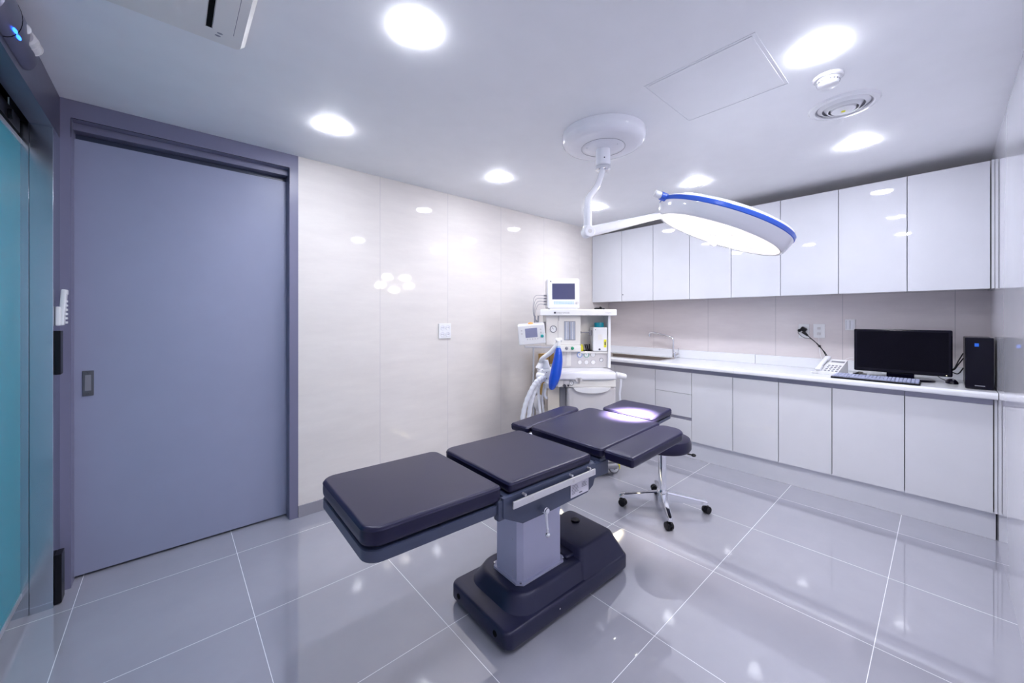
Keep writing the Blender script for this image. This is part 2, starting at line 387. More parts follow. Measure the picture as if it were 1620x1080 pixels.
# access hatch
hx = empty('ceiling_access_hatch', (-2.315, -2.153, H), label='square white ceiling access hatch with thin seam lines, between lamp mount and smoke detector', cat='hatch')
q = MB(); q.box((-0.222, -0.212, -0.003), (0.222, 0.212, -0.0005), 0.0006); q.build('hatch_panel', 'ceiling', hx)
q = MB()
for a, b_ in (((-0.236, -0.226), (0.236, -0.2235)), ((-0.236, 0.2235), (0.236, 0.226)), ((-0.236, -0.226), (-0.2335, 0.226)), ((0.2335, -0.226), (0.236, 0.226))):
    q.box((a[0], a[1], -0.0022), (b_[0], b_[1], -0.0003))
q.build('hatch_frame', 'ceiling', hx)

# smoke detector, round vent
sd = empty('smoke_detector', (-2.004, -2.507, H), label='small white round smoke detector on the ceiling, between downlight and round vent', cat='smoke detector')
MB().lathe([(0.055, -0.0003), (0.055, -0.010), (0.050, -0.014)], 36).build('base', 'white', sd)
q = MB().lathe([(0.042, -0.014), (0.042, -0.022), (0.038, -0.040), (0.030, -0.046), (0.001, -0.048)], 36)
q.build('sensor_head', 'white', sd)
q = MB()
for k in range(18):
    a = 2 * pi * k / 18; q.box((0.0405, -0.003, -0.030), (0.0425, 0.003, -0.024), mtx=Matrix.Rotation(a, 4, 'Z'))
q.build('smoke_slots', 'midgrey', sd)
vt = empty('round_ceiling_vent', (-1.650, -2.512, H), label='round white ceiling air diffuser with concentric rings and yellow centre dot', cat='vent')
MB().lathe([(0.112, -0.0005), (0.112, -0.010), (0.120, -0.013), (0.135, -0.009), (0.141, 0.0)], 48, cap0=False, cap1=False).build('rim', 'white', vt)
MB().lathe([(0.113, -0.0012), (0.001, -0.0011)], 40).build('dark_duct', 'midgrey', vt)
for rr, z in ((0.103, -0.014), (0.078, -0.022)):
    MB().lathe([(rr, -0.002), (rr - 0.014, z), (rr - 0.017, z - 0.001), (rr - 0.019, z + 0.001), (rr - 0.006, -0.002)], 40, cap0=False, cap1=False).build('cone_ring', 'white', vt)
MB().lathe([(0.052, -0.012), (0.048, -0.026), (0.001, -0.030)], 36).build('centre_cone', 'white', vt)
MB().lathe([(0.009, -0.028), (0.008, -0.0325), (0.001, -0.033)], 16).build('centre_dot', 'yellow', vt)

# ================================================================== SURGICAL LAMP
sl = empty('surgical_lamp', (-2.296, -1.524, H), label='white ceiling-mounted surgical lamp with jointed arm and blue-rimmed round lit head', cat='surgical lamp')
q = MB().lathe([(0.237, -0.0005), (0.237, -0.030), (0.233, -0.048), (0.218, -0.066), (0.190, -0.074), (0.125, -0.078)], 64)
q.build('ceiling_canopy', 'whitegloss', sl)
q = MB().lathe([(0.122, -0.0785), (0.120, -0.0765), (0.116, -0.080), (0.10, -0.086), (0.045, -0.092)], 48)
for a in (0.5, 2.6, 4.7): q.cyl((0.1 * cos(a), 0.1 * sin(a), -0.088), (0.1 * cos(a), 0.1 * sin(a), -0.0915), 0.005, 10)
q.build('canopy_cap', 'whitegloss', sl)
MB().torus((0, 0, -0.0785), 0.1245, 0.0012, n=64, m=6).build('canopy_seam', 'midgrey', sl)
q = MB(); q.cyl((0, 0, -0.088), (0, 0, -0.185), 0.043, 32, bev=0.003); q.sphere((-0.03, -0.0305, -0.15), 0.004, mi=1); q.build('drop_sleeve', ['whitegloss', 'black'], sl)
q = MB().lathe([(0.040, -0.186), (0.043, -0.192), (0.043, -0.207), (0.034, -0.214), (0.02, -0.216)], 32); q.build('chrome_collar', 'chrome', sl)
E_ = Vector((-2.5205 + 2.296, -1.5846 + 1.524, 1.7854 - H))     # elbow
q = MB(); q.tube([(0, 0, -0.212), (-0.015, -0.004, -0.225), (-0.10, -0.030, -0.330), (E_.x * 0.93, E_.y * 0.93, -0.425), (E_.x, E_.y, -0.465), (E_.x, E_.y, -0.50)], 0.018, 14, smooth=6, rfn=lambda t: 0.017 + 0.002 * t)
q.build('extension_arm', 'whitegloss', sl)
q = MB(); q.cyl((E_.x, E_.y, -0.485), (E_.x, E_.y, E_.z + 0.015), 0.0215, 20, bev=0.002)
q.sphere((E_.x, E_.y, E_.z + 0.010), 0.031, n=20, sc=(1, 1, 1.05))
q.build('elbow_tube', 'whitegloss', sl)
J = Vector((-1.865 + 2.296, -1.965 + 1.524, 1.985 - H))          # joint behind the lamp head
ad = (J - E_).normalized(); side = ad.cross(Vector((0, 0, 1))).normalized(); upv = side.cross(ad)
def bar(mb, p0, p1, w0, h0, w1, h1, mi=0, rr=0.35):
    rg = []
    for p, ww, hh in ((p0, w0, h0), (p0.lerp(p1, 0.04), w0, h0), (p0.lerp(p1, 0.45), (w0 + w1) / 2, h1 * 1.1), (p1, w1, h1)):
        rg.append([p + side * x + upv * y for x, y, _ in rrect(ww / 2, hh / 2, [min(ww, hh) * rr] * 4, 3)])
    mb.rings(rg, mi=mi)
q = MB(); bar(q, E_, J, 0.042, 0.056, 0.036, 0.036); q.build('spring_arm', 'whitegloss', sl)
q = MB(); q.cyl(E_ - side * 0.030, E_ + side * 0.030, 0.030, 28, bev=0.004); 
qq = q.build('elbow_joint', 'whitegloss', sl)
for sg in (1, -1):
    MB().cyl(E_ + side * 0.0302 * sg, E_ + side * 0.0315 * sg, 0.011, 20).build('pivot_cap', 'greyp', qq)
# head frame
nrm = Vector((-0.1469, 0.3731, -0.9161)).normalized()             # the way the lit face looks
hc = Vector((-1.948 + 2.296, -2.0192 + 1.524, 1.783 - H))
wd = Vector((-4.1859, -2.8469, 0)) - Vector((-1.9466, -2.0226, 0))
xax = Vector((0, 0, 1)).cross(nrm).normalized()
zax = -nrm; yax = zax.cross(xax)
HM = Matrix((xax, yax, zax)).transposed().to_4x4(); HM.translation = hc
# head shell is the part, its pieces are sub-parts
R0 = 0.345
q = MB().lathe([(0.3135, 0.003), (0.319, -0.001), (0.329, 0.008), (0.338, 0.030), (0.344, 0.055), (R0, 0.066)], 96, cap0=False, cap1=False)
q.lathe([(R0, 0.089), (0.338, 0.100), (0.31, 0.111), (0.22, 0.120), (0.08, 0.126), (0.001, 0.127)], 96, cap0=False)
q.lathe([(0.3135, 0.003), (0.310, 0.006), (0.001, 0.012)], 64, cap0=False)
head = q.build('lamp_head', 'whitegloss', sl); head.matrix_local = HM
MB().lathe([(R0 - 0.0005, 0.065), (R0 + 0.003, 0.069), (R0 + 0.003, 0.086), (R0 - 0.0005, 0.090)], 96, cap0=False, cap1=False).build('blue_band', 'blue', head)
MB().lathe([(0.3125, 0.0035), (0.3125, 0.0015), (0.001, 0.0010)], 64).build('lens_cover', 'lens', head)
MB().torus((0, 0, 0.0015), 0.3133, 0.0014, n=96, m=6).build('lens_gasket', 'midgrey', head)
for k in range(5):
    a = 2 * pi * k / 5 + 0.3
    c = (0.195 * cos(a), 0.195 * sin(a)); q = MB()
    pts = [(0, 0)] + [(0.026 * cos(t * pi / 3), 0.026 * sin(t * pi / 3)) for t in range(6)] + [(0.052 * cos(t * pi / 6), 0.052 * sin(t * pi / 6)) for t in range(12)]
    for x, y in pts: q.cyl((c[0] + x, c[1] + y, 0.0008), (c[0] + x, c[1] + y, -0.0012), 0.0085, 8)
    q.build('led_cluster', 'led', head)
q = MB(); q.lathe([(0.034, 0.0012), (0.032, -0.008), (0.022, -0.012), (0.019, -0.030), (0.022, -0.055), (0.014, -0.062), (0.001, -0.063)], 28); q.build('sterile_handle', 'white', head)
q = MB(); q.cyl((0, 0, 0.122), (0, 0, 0.142), 0.055, 32, bev=0.006); q.sphere((0, 0, 0.142), 0.052, n=24, sc=(1, 1, 0.75)); q.build('hub_dome', 'whitegloss', head)
# joint from arm to hub
q = MB(); hubp = HM @ Vector((0, 0, 0.150)); q.sphere(J, 0.036, n=20); q.tube([J, J.lerp(hubp, 0.5) + Vector((0, 0, 0.01)), hubp], 0.022, 14)
q.build('swivel_joint', 'whitegloss', sl)
# side grip on rim, at image left
import mathutils
left = Vector((-0.7472, 0.6646, 0)); ll = Vector((left.dot(xax), left.dot(yax))); aa = math.atan2(ll.y, ll.x)
RM = Matrix.Rotation(aa, 4, 'Z')
q = MB(); q.cyl(RM @ Vector((R0 - 0.01, 0, 0.078)), RM @ Vector((R0 + 0.028, 0, 0.078)), 0.022, 20, mi=1); q.cyl(RM @ Vector((R0 + 0.022, 0, 0.078)), RM @ Vector((R0 + 0.065, 0, 0.078)), 0.018, 20, bev=0.003)
q.build('side_grip', ['white', 'blue'], head)
# lamp light
sp_d = bpy.data.lights.new('surgical_light', 'SPOT'); sp_d.energy = 60; sp_d.color = (1.0, 0.93, 0.84); sp_d.spot_size = R(50); sp_d.spot_blend = 0.8; sp_d.shadow_soft_size = 0.12
sp_o = bpy.data.objects.new('surgical_light', sp_d); col.objects.link(sp_o); sp_o.parent = sl
sp_o.matrix_local = Matrix.Translation(hc + nrm * 0.07) @ nrm.to_track_quat('-Z', 'Y').to_matrix().to_4x4()

fo_d = bpy.data.lights.new('surgical_focus', 'SPOT'); fo_d.energy = 26000; fo_d.color = (1.0, 0.88, 0.50); fo_d.spot_size = R(15); fo_d.spot_blend = 1.0; fo_d.shadow_soft_size = 0.05
fo_o = bpy.data.objects.new('surgical_focus', fo_d); col.objects.link(fo_o); fo_o.parent = sl
fo_o.matrix_local = Matrix.Translation(hc + nrm * 0.07) @ nrm.to_track_quat('-Z', 'Y').to_matrix().to_4x4()

# ================================================================== CABINETS
FX = -0.5476; g = 0.0022
def cab_base(y0, y1, doors, label, kind='doors', top=0.846):
    """y0 > y1, doors: list of split ys"""
    t = empty('base_cabinet', (0, (y0 + y1) / 2, 0), label=label, cat='cabinet', group='white base cabinets along the back wall')
    yc = (y0 + y1) / 2
    MB().box((-0.515, y1 - yc + 0.001, 0.171), (-0.022, y0 - yc - 0.001, top)).build('carcass', 'carcass', t, smooth=False)
    MB().box((-0.538, y1 - yc + 0.001, 0.806), (-0.515, y0 - yc - 0.001, 0.846)).build('grip_channel', 'channel', t, smooth=False)
    if kind == 'doors':
        ys = [y0] + doors + [y1]
        for a, b in zip(ys, ys[1:]):
            MB().box((FX, b - yc + g, 0.169), (-0.517, a - yc - g, 0.808), 0.0012, 2).build('door', 'laminate', t)
    else:
        for z0, z1 in ((0.6065, 0.808), (0.388, 0.6035), (0.169, 0.358)):
            MB().box((FX, y1 - yc + g, z0), (-0.517, y0 - yc - g, z1), 0.0012, 2).build('drawer', 'laminate', t)
        MB().box((-0.538, y1 - yc + 0.001, 0.356), (-0.515, y0 - yc - 0.001, 0.390)).build('grip_channel', 'channel', t, smooth=False)
    return t
cab_base(-0.003, -0.923, [-0.448], 'white gloss base cabinet under the sink, in the corner behind the anaesthesia machine', top=0.700)
cab_base(-0.923, -1.283, [], 'white gloss base unit with three drawers and a grey grip channel', 'drawers')
cab_base(-1.283, -1.970, [-1.634], 'white gloss two-door base cabinet directly right of the drawer unit')
cab_base(-1.970, -2.677, [-2.302], 'white gloss two-door base cabinet under the telephone and keyboard')
lastb = cab_base(-2.677, -3.046, [], 'narrow one-door white gloss base cabinet under the computer tower')
MB().box((FX, -3.0605 + 2.8615, 0.169), (-0.03, -3.048 + 2.8615, 0.844), 0.001).build('filler_strip', 'laminate', lastb)
q = MB(); q.box((-0.5076, -3.056, 0.0), (-0.49, -0.003, 0.1685), 0.0008)
tag(q.build('cabinet_plinth', 'plinth'), 'long white plinth along the floor beneath the base cabinets', 'plinth')

# uppers
UX = -0.3484
def cab_wall(y0, y1, doors, label):
    yc = (y0 + y1) / 2
    t = empty('wall_cabinet', (0, yc, 1.511), label=label, cat='cabinet', group='white wall cabinets along the back wall')
    MB().box((-0.327, y1 - yc + 0.001, 0.004), (-0.002, y0 - yc - 0.001, 0.797)).build('carcass', 'laminate', t, smooth=False)
    ys = [y0] + doors + [y1]; dl = []
    for a, b in zip(ys, ys[1:]):
        dl.append(MB().box((UX, b - yc + g, 0.0), (-0.329, a - yc - g, 0.801), 0.0012, 2).build('door', 'laminate', t))
    return t, dl
_, dl = cab_wall(-0.004, -0.792, [-0.413], 'two-door white wall cabinet in the corner, the one with a small lock')
q = MB(); q.cyl((UX + 0.001, -0.030, 0.075), (UX - 0.004, -0.030, 0.075), 0.008, 16); q.build('lock', 'midgrey', dl[1])
cab_wall(-0.792, -1.554, [-1.176], 'two-door white wall cabinet behind the surgical lamp head, second from the corner')
cab_wall(-1.554, -2.312, [-1.936], 'two-door white wall cabinet above the wall sockets, right of the lamp head')
lastw, _ = cab_wall(-2.312, -3.045, [-2.680], 'two-door white wall cabinet above the computer monitor, beside the right wall')
MB().box((UX, -3.0605 + 2.6785, 0.0), (-0.002, -3.048 + 2.6785, 0.804), 0.001).build('filler_strip', 'laminate', lastw)

# worktop with sink opening, rounded front
ct = MB()
def slab(y0, y1, x0, x1, round_front=False):
    if not round_front: ct.box((x0, y1, 0.848), (x1, y0, 0.888)); return
    prof = []
    r = 0.018
    prof = [(x1, 0.848), (x1, 0.888)]
    for k in range(7):
        a = pi / 2 + k / 6 * pi / 2; prof.append((x0 + r + r * cos(a), 0.888 - r + r * sin(a)))
    for k in range(4):
        a = pi + k / 3 * pi / 2; prof.append((x0 + 0.01 + 0.01 * cos(a), 0.858 + 0.01 * sin(a)))
    ct.rings([[(x, y0, z) for x, z in prof], [(x, y1, z) for x, z in prof]])
slab(-0.002, -3.0595, -0.600, -0.47, True)
SY0, SY1, SX0, SX1 = -0.12, -0.93, -0.47, -0.12
slab(SY1, -3.0595, -0.47, -0.002); slab(-0.002, SY0, -0.47, -0.002); slab(SY0, SY1, SX1, -0.002)
cto = ct.build('worktop', 'stone', None); tag(cto, 'long white worktop with rounded front edge on top of the base cabinets', 'worktop')
q = MB(); q.box((-0.024, -1.654, 0.8885), (-0.002, -0.004, 0.975), 0.002); q.box((-0.024, -3.058, 0.8885), (-0.002, -1.657, 0.975), 0.002)
q.build('splashback', 'stone', cto)
q = MB(); q.box((-0.6006, -1.658, 0.850), (-0.45, -1.6568, 0.8884)); q.build('joint', 'greyp', cto)
sk = empty('kitchen_sink', (-0.30, -0.525, 0.888), label='stainless steel inset sink in the corner of the worktop', cat='sink')
q = MB(); rr = [0.03] * 4
q.rings([rrect(0.182, 0.412, rr, z=0.0006), rrect(0.182, 0.412, rr, z=0.003), rrect(0.160, 0.390, rr, z=0.003), rrect(0.157, 0.387, rr, z=0.0), rrect(0.150, 0.380, [0.05] * 4, z=-0.15), rrect(0.12, 0.35, [0.05] * 4, z=-0.165)], cap0=False)
q.build('basin', 'sinksteel', sk); MB().lathe([(0.035, -0.1645), (0.035, -0.162), (0.02, -0.1635)], 20).build('drain', 'steel', sk)
fc = empty('mixer_tap', (-0.095, -0.905, 0.888), label='chrome mixer tap with long swivel spout beside the sink', cat='tap')
q = MB(); q.lathe([(0.026, 0.0005), (0.026, 0.008), (0.021, 0.012), (0.021, 0.055), (0.017, 0.062), (0.001, 0.064)], 24); q.build('tap_body', 'chrome', fc)
q = MB(); q.tube([(0, 0.012, 0.03), (0, 0.014, 0.12), (0, 0.016, 0.20), (0, 0.05, 0.228), (0, 0.16, 0.252), (0, 0.25, 0.268), (0, 0.285, 0.262), (0, 0.292, 0.245)], 0.0105, 12, smooth=5)
q.cyl((0, 0.292, 0.250), (0, 0.292, 0.222), 0.014, 16, bev=0.002); q.build('spout', 'chrome', fc)
q = MB(); q.cyl((0, -0.018, 0.04), (0, -0.052, 0.044), 0.015, 16, bev=0.003); q.build('handle_hub', 'chrome', fc)
q = MB(); q.cyl((0, -0.040, 0.045), (0, -0.046, 0.112), 0.0035, 10); q.build('lever', 'chrome', fc)

# ================================================================== ITEMS ON THE WORKTOP
ZC = 0.8885
pm = empty('computer_monitor', (-0.30, -2.643, ZC), label='wide glossy black computer monitor on the worktop, screen off', cat='monitor')
q = MB(); q.box((-0.014, -0.246, 0.042), (0.010, 0.246, 0.354), 0.008, 3); q.box((0.006, -0.18, 0.09), (0.035, 0.18, 0.32), 0.012, 3); q.build('housing', 'blackgloss', pm)
MB().box((-0.0148, -0.228, 0.068), (-0.0138, 0.228, 0.338)).build('screen', 'screen', pm)
q = MB(); q.rings([[(x + 0.01, y, z) for x, y, z in rrect(0.09, 0.17, [0.08] * 4, 8, z=0.0005)], [(x + 0.01, y, z) for x, y, z in rrect(0.09, 0.17, [0.08] * 4, 8, z=0.008)], [(x + 0.01, y, z) for x, y, z in rrect(0.08, 0.16, [0.07] * 4, 8, z=0.014)]])
q.box((-0.008, -0.07, 0.01), (0.014, 0.07, 0.06), 0.004); q.build('stand', 'blackgloss', pm)
MB().box((-0.0152, -0.222, 0.050), (-0.0140, -0.216, 0.053)).build('power_light', 'greenled', pm)
kb = empty('computer_keyboard', (-0.508, -2.525, ZC), 0, label='grey-blue keyboard with black base, in front of the computer monitor', cat='keyboard')
MB().box((-0.080, -0.225, 0.0005), (0.075, 0.225, 0.012), 0.004).build('case', 'black', kb)
q = MB(); x = -0.070
for r_ in range(6):
    y = -0.218
    while y < 0.212:
        wk = 0.0175 if not (r_ == 0 and abs(y + 0.02) < 0.05) else 0.095
        q.box((x, y, 0.010), (x + 0.019, min(y + wk, 0.219), 0.022 + 0.0012 * r_), 0.003, 2); y += wk + 0.0012
    x += 0.0225
q.build('keys', 'keys', kb)
ms = empty('computer_mouse', (-0.295, -2.885, ZC), 0.25, label='small dark computer mouse on the worktop between monitor and tower', cat='mouse')
q = MB(); q.sphere((0, 0, 0.002), 0.05, n=20, sc=(1.0, 0.58, 0.62)); 
for v in q.bm.verts: v.co.z = max(v.co.z, 0.0006)
q.build('shell', 'blackgloss', ms); MB().cyl((-0.025, -0.003, 0.024), (-0.025, 0.003, 0.024), 0.007, 12).build('scroll_wheel', 'midgrey', ms)
pc = empty('computer_tower', (-0.50, -2.994, ZC), label='slim black computer tower with blue sticker at the right end of the worktop', cat='computer')
MB().box((0.012, -0.055, 0.004), (0.385, 0.055, 0.312), 0.003).build('case', 'black', pc)
q = MB(); q.box((0.0, -0.0565, 0.002), (0.013, 0.0565, 0.316), 0.005, 3); q.box((-0.001, -0.03, 0.0)
, (0.0005, 0.03, 0.0)); fp_ = q.build('front_panel', 'blackgloss', pc)
MB().box((-0.0008, 0.002, 0.262), (0.0004, 0.019, 0.282)).build('sticker', 'sticker', pc)
for sx in (0.03, 0.36):
    for sy in (-0.045, 0.045): MB().cyl((sx, sy, 0.0), (sx, sy, 0.005), 0.008, 10).build('foot', 'black', pc)
MB().box((-0.0006, -0.022, 0.020), (0.0004, 0.018, 0.0255)).build('front_badge', 'midgrey', pc)
# cables monitor -> tower
q = MB()
for k, (z0, z1, s) in enumerate(((0.09, 0.20, 0.02), (0.085, 0.165, 0.0), (0.07, 0.10, -0.02))):
    q.tube([(-0.24, -2.84, ZC + 0.1), (-0.25, -2.89, ZC + z0), (-0.23 + s, -2.915, ZC + (z0 + z1) / 2 - (0.02 if k == 2 else 0)), (-0.2, -2.937, ZC + z1)], 0.0035, 8)
tag(q.build('monitor_cables', 'black'), 'black cables strung between the computer monitor and the tower', 'cable')
q = MB(); q.tube([(-0.255, -2.875, ZC + 0.012), (-0.20, -2.86, ZC + 0.006), (-0.16, -2.82, ZC + 0.03), (-0.18, -2.80, ZC + 0.09)], 0.002, 6)
tag(q.build('mouse_cable', 'black'), 'thin black mouse cable rising behind the computer monitor', 'cable')
q = MB()
random.seed(3)
for k in range(5):
    y = -2.375 - 0.005 * k
    q.tube([(-0.16, y, ZC + 0.004), (-0.27, y - 0.02, ZC + 0.010), (-0.20, y - 0.04, ZC + 0.020), (-0.31, y - 0.05, ZC + 0.008), (-0.17, y - 0.06, ZC + 0.005)], 0.003, 6)
tag(q.build('cable_tangle', 'black'), 'tangle of black cables under the computer monitor', 'cable')
# telephone
tp = empty('desk_telephone', (-0.325, -2.284, ZC), R(-14), label='white push-button desk telephone with handset, left of the computer monitor', cat='telephone')
Tm = Matrix.Rotation(R(-24), 4, 'Y')
q = MB()
q.rings([[( -0.085, y, 0.0005) for y in (-0.055, 0.095)] + [(0.085, 0.095, 0.0005), (0.085, -0.055, 0.0005)],
         [(-0.088, -0.055, 0.018), (-0.088, 0.095, 0.018), (0.075, 0.095, 0.108), (0.075, -0.055, 0.108)]])
body = q.build('body', 'white', tp)
def on_face(u, v, dz=0.0):   # u across (y), v up the slope 0..1
    return Vector((-0.088 + 0.163 * v, u, 0.018 + 0.090 * v + dz))
sl_ = math.atan2(0.090, 0.163); FM = Matrix.Rotation(-sl_, 4, 'Y')
q = MB()
for r_ in range(4):
    for c_ in range(4):
        p_ = on_face(-0.040 + c_ * 0.0235, 0.12 + r_ * 0.13)
        q.box((-0.006, -0.007, 0), (0.006, 0.007, 0.003), 0.001, mtx=Matrix.Translation(p_) @ FM)
q.build('buttons', 'midgrey', tp)
p_ = on_face(-0.006, 0.82); MB().box((-0.010, -0.042, 0), (0.010, 0.042, 0.0015), mtx=Matrix.Translation(p_) @ FM).build('display', 'midgrey', tp)
q = MB(); HMx = Matrix.Translation(on_face(0.071, 0.5, 0.012)) @ FM
q.box((-0.085, -0.016, 0.0), (0.085, 0.016, 0.018), 0.007, 3, mtx=HMx); q.box((-0.095, -0.021, -0.008), (-0.045, 0.021, 0.014), 0.008, 3, mtx=HMx); q.box((0.045, -0.021, -0.008), (0.095, 0.021, 0.014), 0.008, 3, mtx=HMx)
q.build('handset', 'whitegloss', tp)
q = MB(); pts = []
for k in range(160):
    a = k * 1.25; t = k / 159; s = Vector((-0.10 - 0.02 * sin(t * pi), 0.07 + 0.075 * t if t < 0.6 else 0.115 - 0.12 * (t - 0.6), 0.007)) if True else None
    pts.append((s.x + 0.004 * cos(a) + 0.05 * t, s.y + 0.004 * sin(a) * 0.5, 0.0075 + 0.0045 * sin(a)))
q.tube(pts, 0.0014, 5, smooth=0); q.build('coiled_cord', 'white', tp)
# sockets on the back wall
def wall_plate(y, z, hy, hz, label, name='wall_socket'):
    t = empty(name, (0, y, z), label=label, cat='socket')
    MB().box((-0.009, -hy, -hz), (-0.0004, hy, hz), 0.003).build('plate', 'white', t); return t
s1 = wall_plate(-2.030, 1.208, 0.038, 0.062, 'white wall socket on the back wall with a black plug in it')
q = MB()
for z in (0.028, -0.028): q.lathe([(0.019, 0), (0.019, 0.002), (0.016, 0.001)], 20, mtx=Matrix.Translation((-0.009, 0, z)) @ Matrix.Rotation(-pi / 2, 4, 'Y'))
q.build('outlet', 'whitegloss', s1)
s2 = wall_plate(-2.135, 1.212, 0.040, 0.060, 'white telephone and data wall plate right of the plugged socket')
q = MB(); q.box((-0.0105, -0.012, 0.012), (-0.009, 0.012, 0.034), 0.0005); q.build('upper_jack', 'greyp', s2)
q = MB(); q.box((-0.0145, -0.012, -0.036), (-0.009, 0.012, -0.012), 0.001); q.build('lower_jack', 'greyp', s2)
s3 = wall_plate(-2.338, 1.268, 0.032, 0.045, 'white wall switch plate just above the left edge of the computer monitor', 'wall_switch')
s3['category'] = 'switch'
q = MB(); q.box((-0.0125, -0.022, -0.034), (-0.009, -0.004, 0.034), 0.001); q.box((-0.0125, 0.004, -0.034), (-0.009, 0.022, 0.034), 0.001); q.build('rocker', 'whitegloss', s3)
q = MB(); q.box((-0.0098, -0.001, -0.036), (-0.0088, 0.001, 0.036)); q.box((-0.0098, 0.0245, -0.036), (-0.0088, 0.0265, 0.036)); q.build('gap_line', 'midgrey', s3)
pg = empty('power_plug', (-0.012, -2.028, 1.222), label='black power plugs and cord hanging from the left back-wall socket', cat='plug')
q = MB(); q.box((-0.040, -0.024, -0.014), (-0.0005, 0.020, 0.022), 0.007, mtx=Matrix.Rotation(R(35), 4, 'X')); q.cyl((-0.02, 0.0, -0.02), (-0.03, -0.035, -0.052), 0.013, 14, r1=0.008); q.sphere((-0.02, 0.026, -0.008), 0.014, n=12)
q.build('plug_body', 'black', pg)
q = MB(); q.tube([(-0.03, -0.033, -0.05), (-0.04, -0.07, -0.085), (-0.03, -0.115, -0.135), (-0.04, -0.15, -0.19), (-0.045, -0.170, -0.245), (-0.05, -0.185, -0.32)], 0.0038, 8)
q.tube([(-0.02, 0.03, -0.012), (-0.03, 0.03, -0.035), (-0.035, -0.01, -0.07), (-0.03, -0.07, -0.085), (-0.03, -0.112, -0.14), (-0.04, -0.157, -0.19), (-0.045, -0.18, -0.25), (-0.05, -0.2, -0.32)], 0.0022, 8)
q.sphere((-0.033, -0.117, -0.138), 0.008, n=10, sc=(1, 1.3, 1.3))
q.build('cord', 'black', pg)
q = MB(); q.tube([(-0.015, -2.135, 1.19), (-0.02, -2.137, 1.12), (-0.05, -2.15, 1.02), (-0.10, -2.18, 0.95), (-0.2, -2.23, 0.905)], 0.0018, 6); q.tube([(-0.10, -2.30, 0.96), (-0.09, -2.33, 0.995), (-0.10, -2.37, 1.005), (-0.12, -2.41, 0.98)], 0.0016, 6)
tag(q.build('telephone_cable', 'white'), 'thin pale telephone cable dropping from the data plate to the desk telephone', 'cable')

# socket on the tiled left wall
s4 = empty('wall_socket', (-2.430, 0, 1.213), label='white four-outlet wall socket on the large tiled left wall', cat='socket')
MB().box((-0.061, -0.010, -0.065), (0.061, -0.0004, 0.065), 0.004).build('plate', 'white', s4)
for sx in (-0.026, 0.026):
    for sz in (-0.028, 0.028):
        q = MB(); q.lathe([(0.021, 0), (0.021, 0.0035), (0.018, 0.0035), (0.0165, 0.0012), (0.001, 0.001)], 22, mtx=Matrix.Translation((sx, -0.010, sz)) @ Matrix.Rotation(pi / 2, 4, 'X'))
        q.cyl((sx - 0.007, -0.0112, sz), (sx - 0.007, -0.0118, sz), 0.0028, 8, mi=1); q.cyl((sx + 0.007, -0.0112, sz), (sx + 0.007, -0.0118, sz), 0.0028, 8, mi=1)
        q.build('outlet', ['whitegloss', 'ink'], s4)

# ================================================================== LEFT EDGE FITTINGS
it = empty('wall_intercom', (-4.588, -0.085, 1.375), label='white wall intercom handset on the steel jamb beside the grey door', cat='intercom')
q = MB(); q.box((0.0005, -0.03, -0.085), (0.018, 0.035, 0.005), 0.006, 3); q.build('cradle', 'white', it)
q = MB(); q.box((0.012, -0.022, -0.082), (0.030, 0.022, 0.088), 0.006, 3, mtx=Matrix.Rotation(R(3), 4, 'Y')); q.box((0.025, -0.02, 0.062), (0.036, 0.02, 0.086), 0.004); 
hs = q.build('handset', 'white', it)
q = MB()
for k in range(6): q.box((0.028, -0.012, -0.075 + k * 0.02), (0.0355, 0.012, -0.064 + k * 0.02), 0.002)
q.build('buttons', 'white', hs)
b_ = tag(MB().box((-4.588, -0.128, 1.064), (-4.568, -0.075, 1.268), 0.003).build('door_bumper', 'black'), 'upper slim black bumper on the steel jamb, below the white intercom', 'bumper', 'black bumpers on the steel jamb')
b_ = tag(MB().box((-4.588, -0.128, 0.006), (-4.565, -0.060, 0.232), 0.003).build('door_bumper', 'black'), 'lower slim black bumper on the steel jamb, just above the floor', 'bumper', 'black bumpers on the steel jamb')
se = empty('door_sensor', (-4.5885, -0.79, 2.288), label='grey motion sensor with blue lights on the steel header above the glass door', cat='sensor')
q = MB(); rg = []
for k, (y, sc_) in enumerate(((-0.205, 0.55), (-0.195, 0.85), (-0.15, 1), (0.10, 1), (0.17, 0.92), (0.20, 0.75), (0.212, 0.45))):
    rg.append([(0.0008 + 0.040 * sc_ * max(0, sin(a)), y, 0.070 * sc_ * cos(a) + 0.01) for a in [pi * i / 14 for i in range(15)]])
q.rings(rg); q.build('housing', 'header', se)
q = MB(); q.cyl((0.026, 0.03, 0.005), (0.026, 0.13, 0.012), 0.028, 20, bev=0.006); q.torus((0.026, 0.07, 0.008), 0.027, 0.003, 'Y'); q.torus((0.026, 0.12, 0.011), 0.027, 0.003, 'Y'); q.build('lens_barrel', 'greyp', se)
q = MB(); q.sphere((0.034, 0.0, 0.015), 0.022, n=14, sc=(0.7, 0.5, 0.8)); q.build('lens_cap', 'white', se)
rg = []
for y in (-0.063, -0.059):
    rg.append([(0.0008 + 0.0408 * max(0, sin(a)), y, 0.0708 * cos(a) + 0.01) for a in [pi * i / 14 for i in range(15)]])
q = MB(); q.rings(rg); q.build('seam', 'gap', se)
q = MB(); q.sphere((0.030, -0.045, -0.042), 0.008, sc=(0.6, 2.2, 0.6)); q.sphere((0.030, -0.085, -0.042), 0.008, sc=(0.6, 2.2, 0.6)); q.build('blue_light', 'blueled', se)

# ================================================================== OPERATING TABLE
ot = empty('operating_table', (-2.8119, -1.5342, 0), R(-1.35), label='dark navy padded operating table on a grey column and wide black base', cat='operating table')
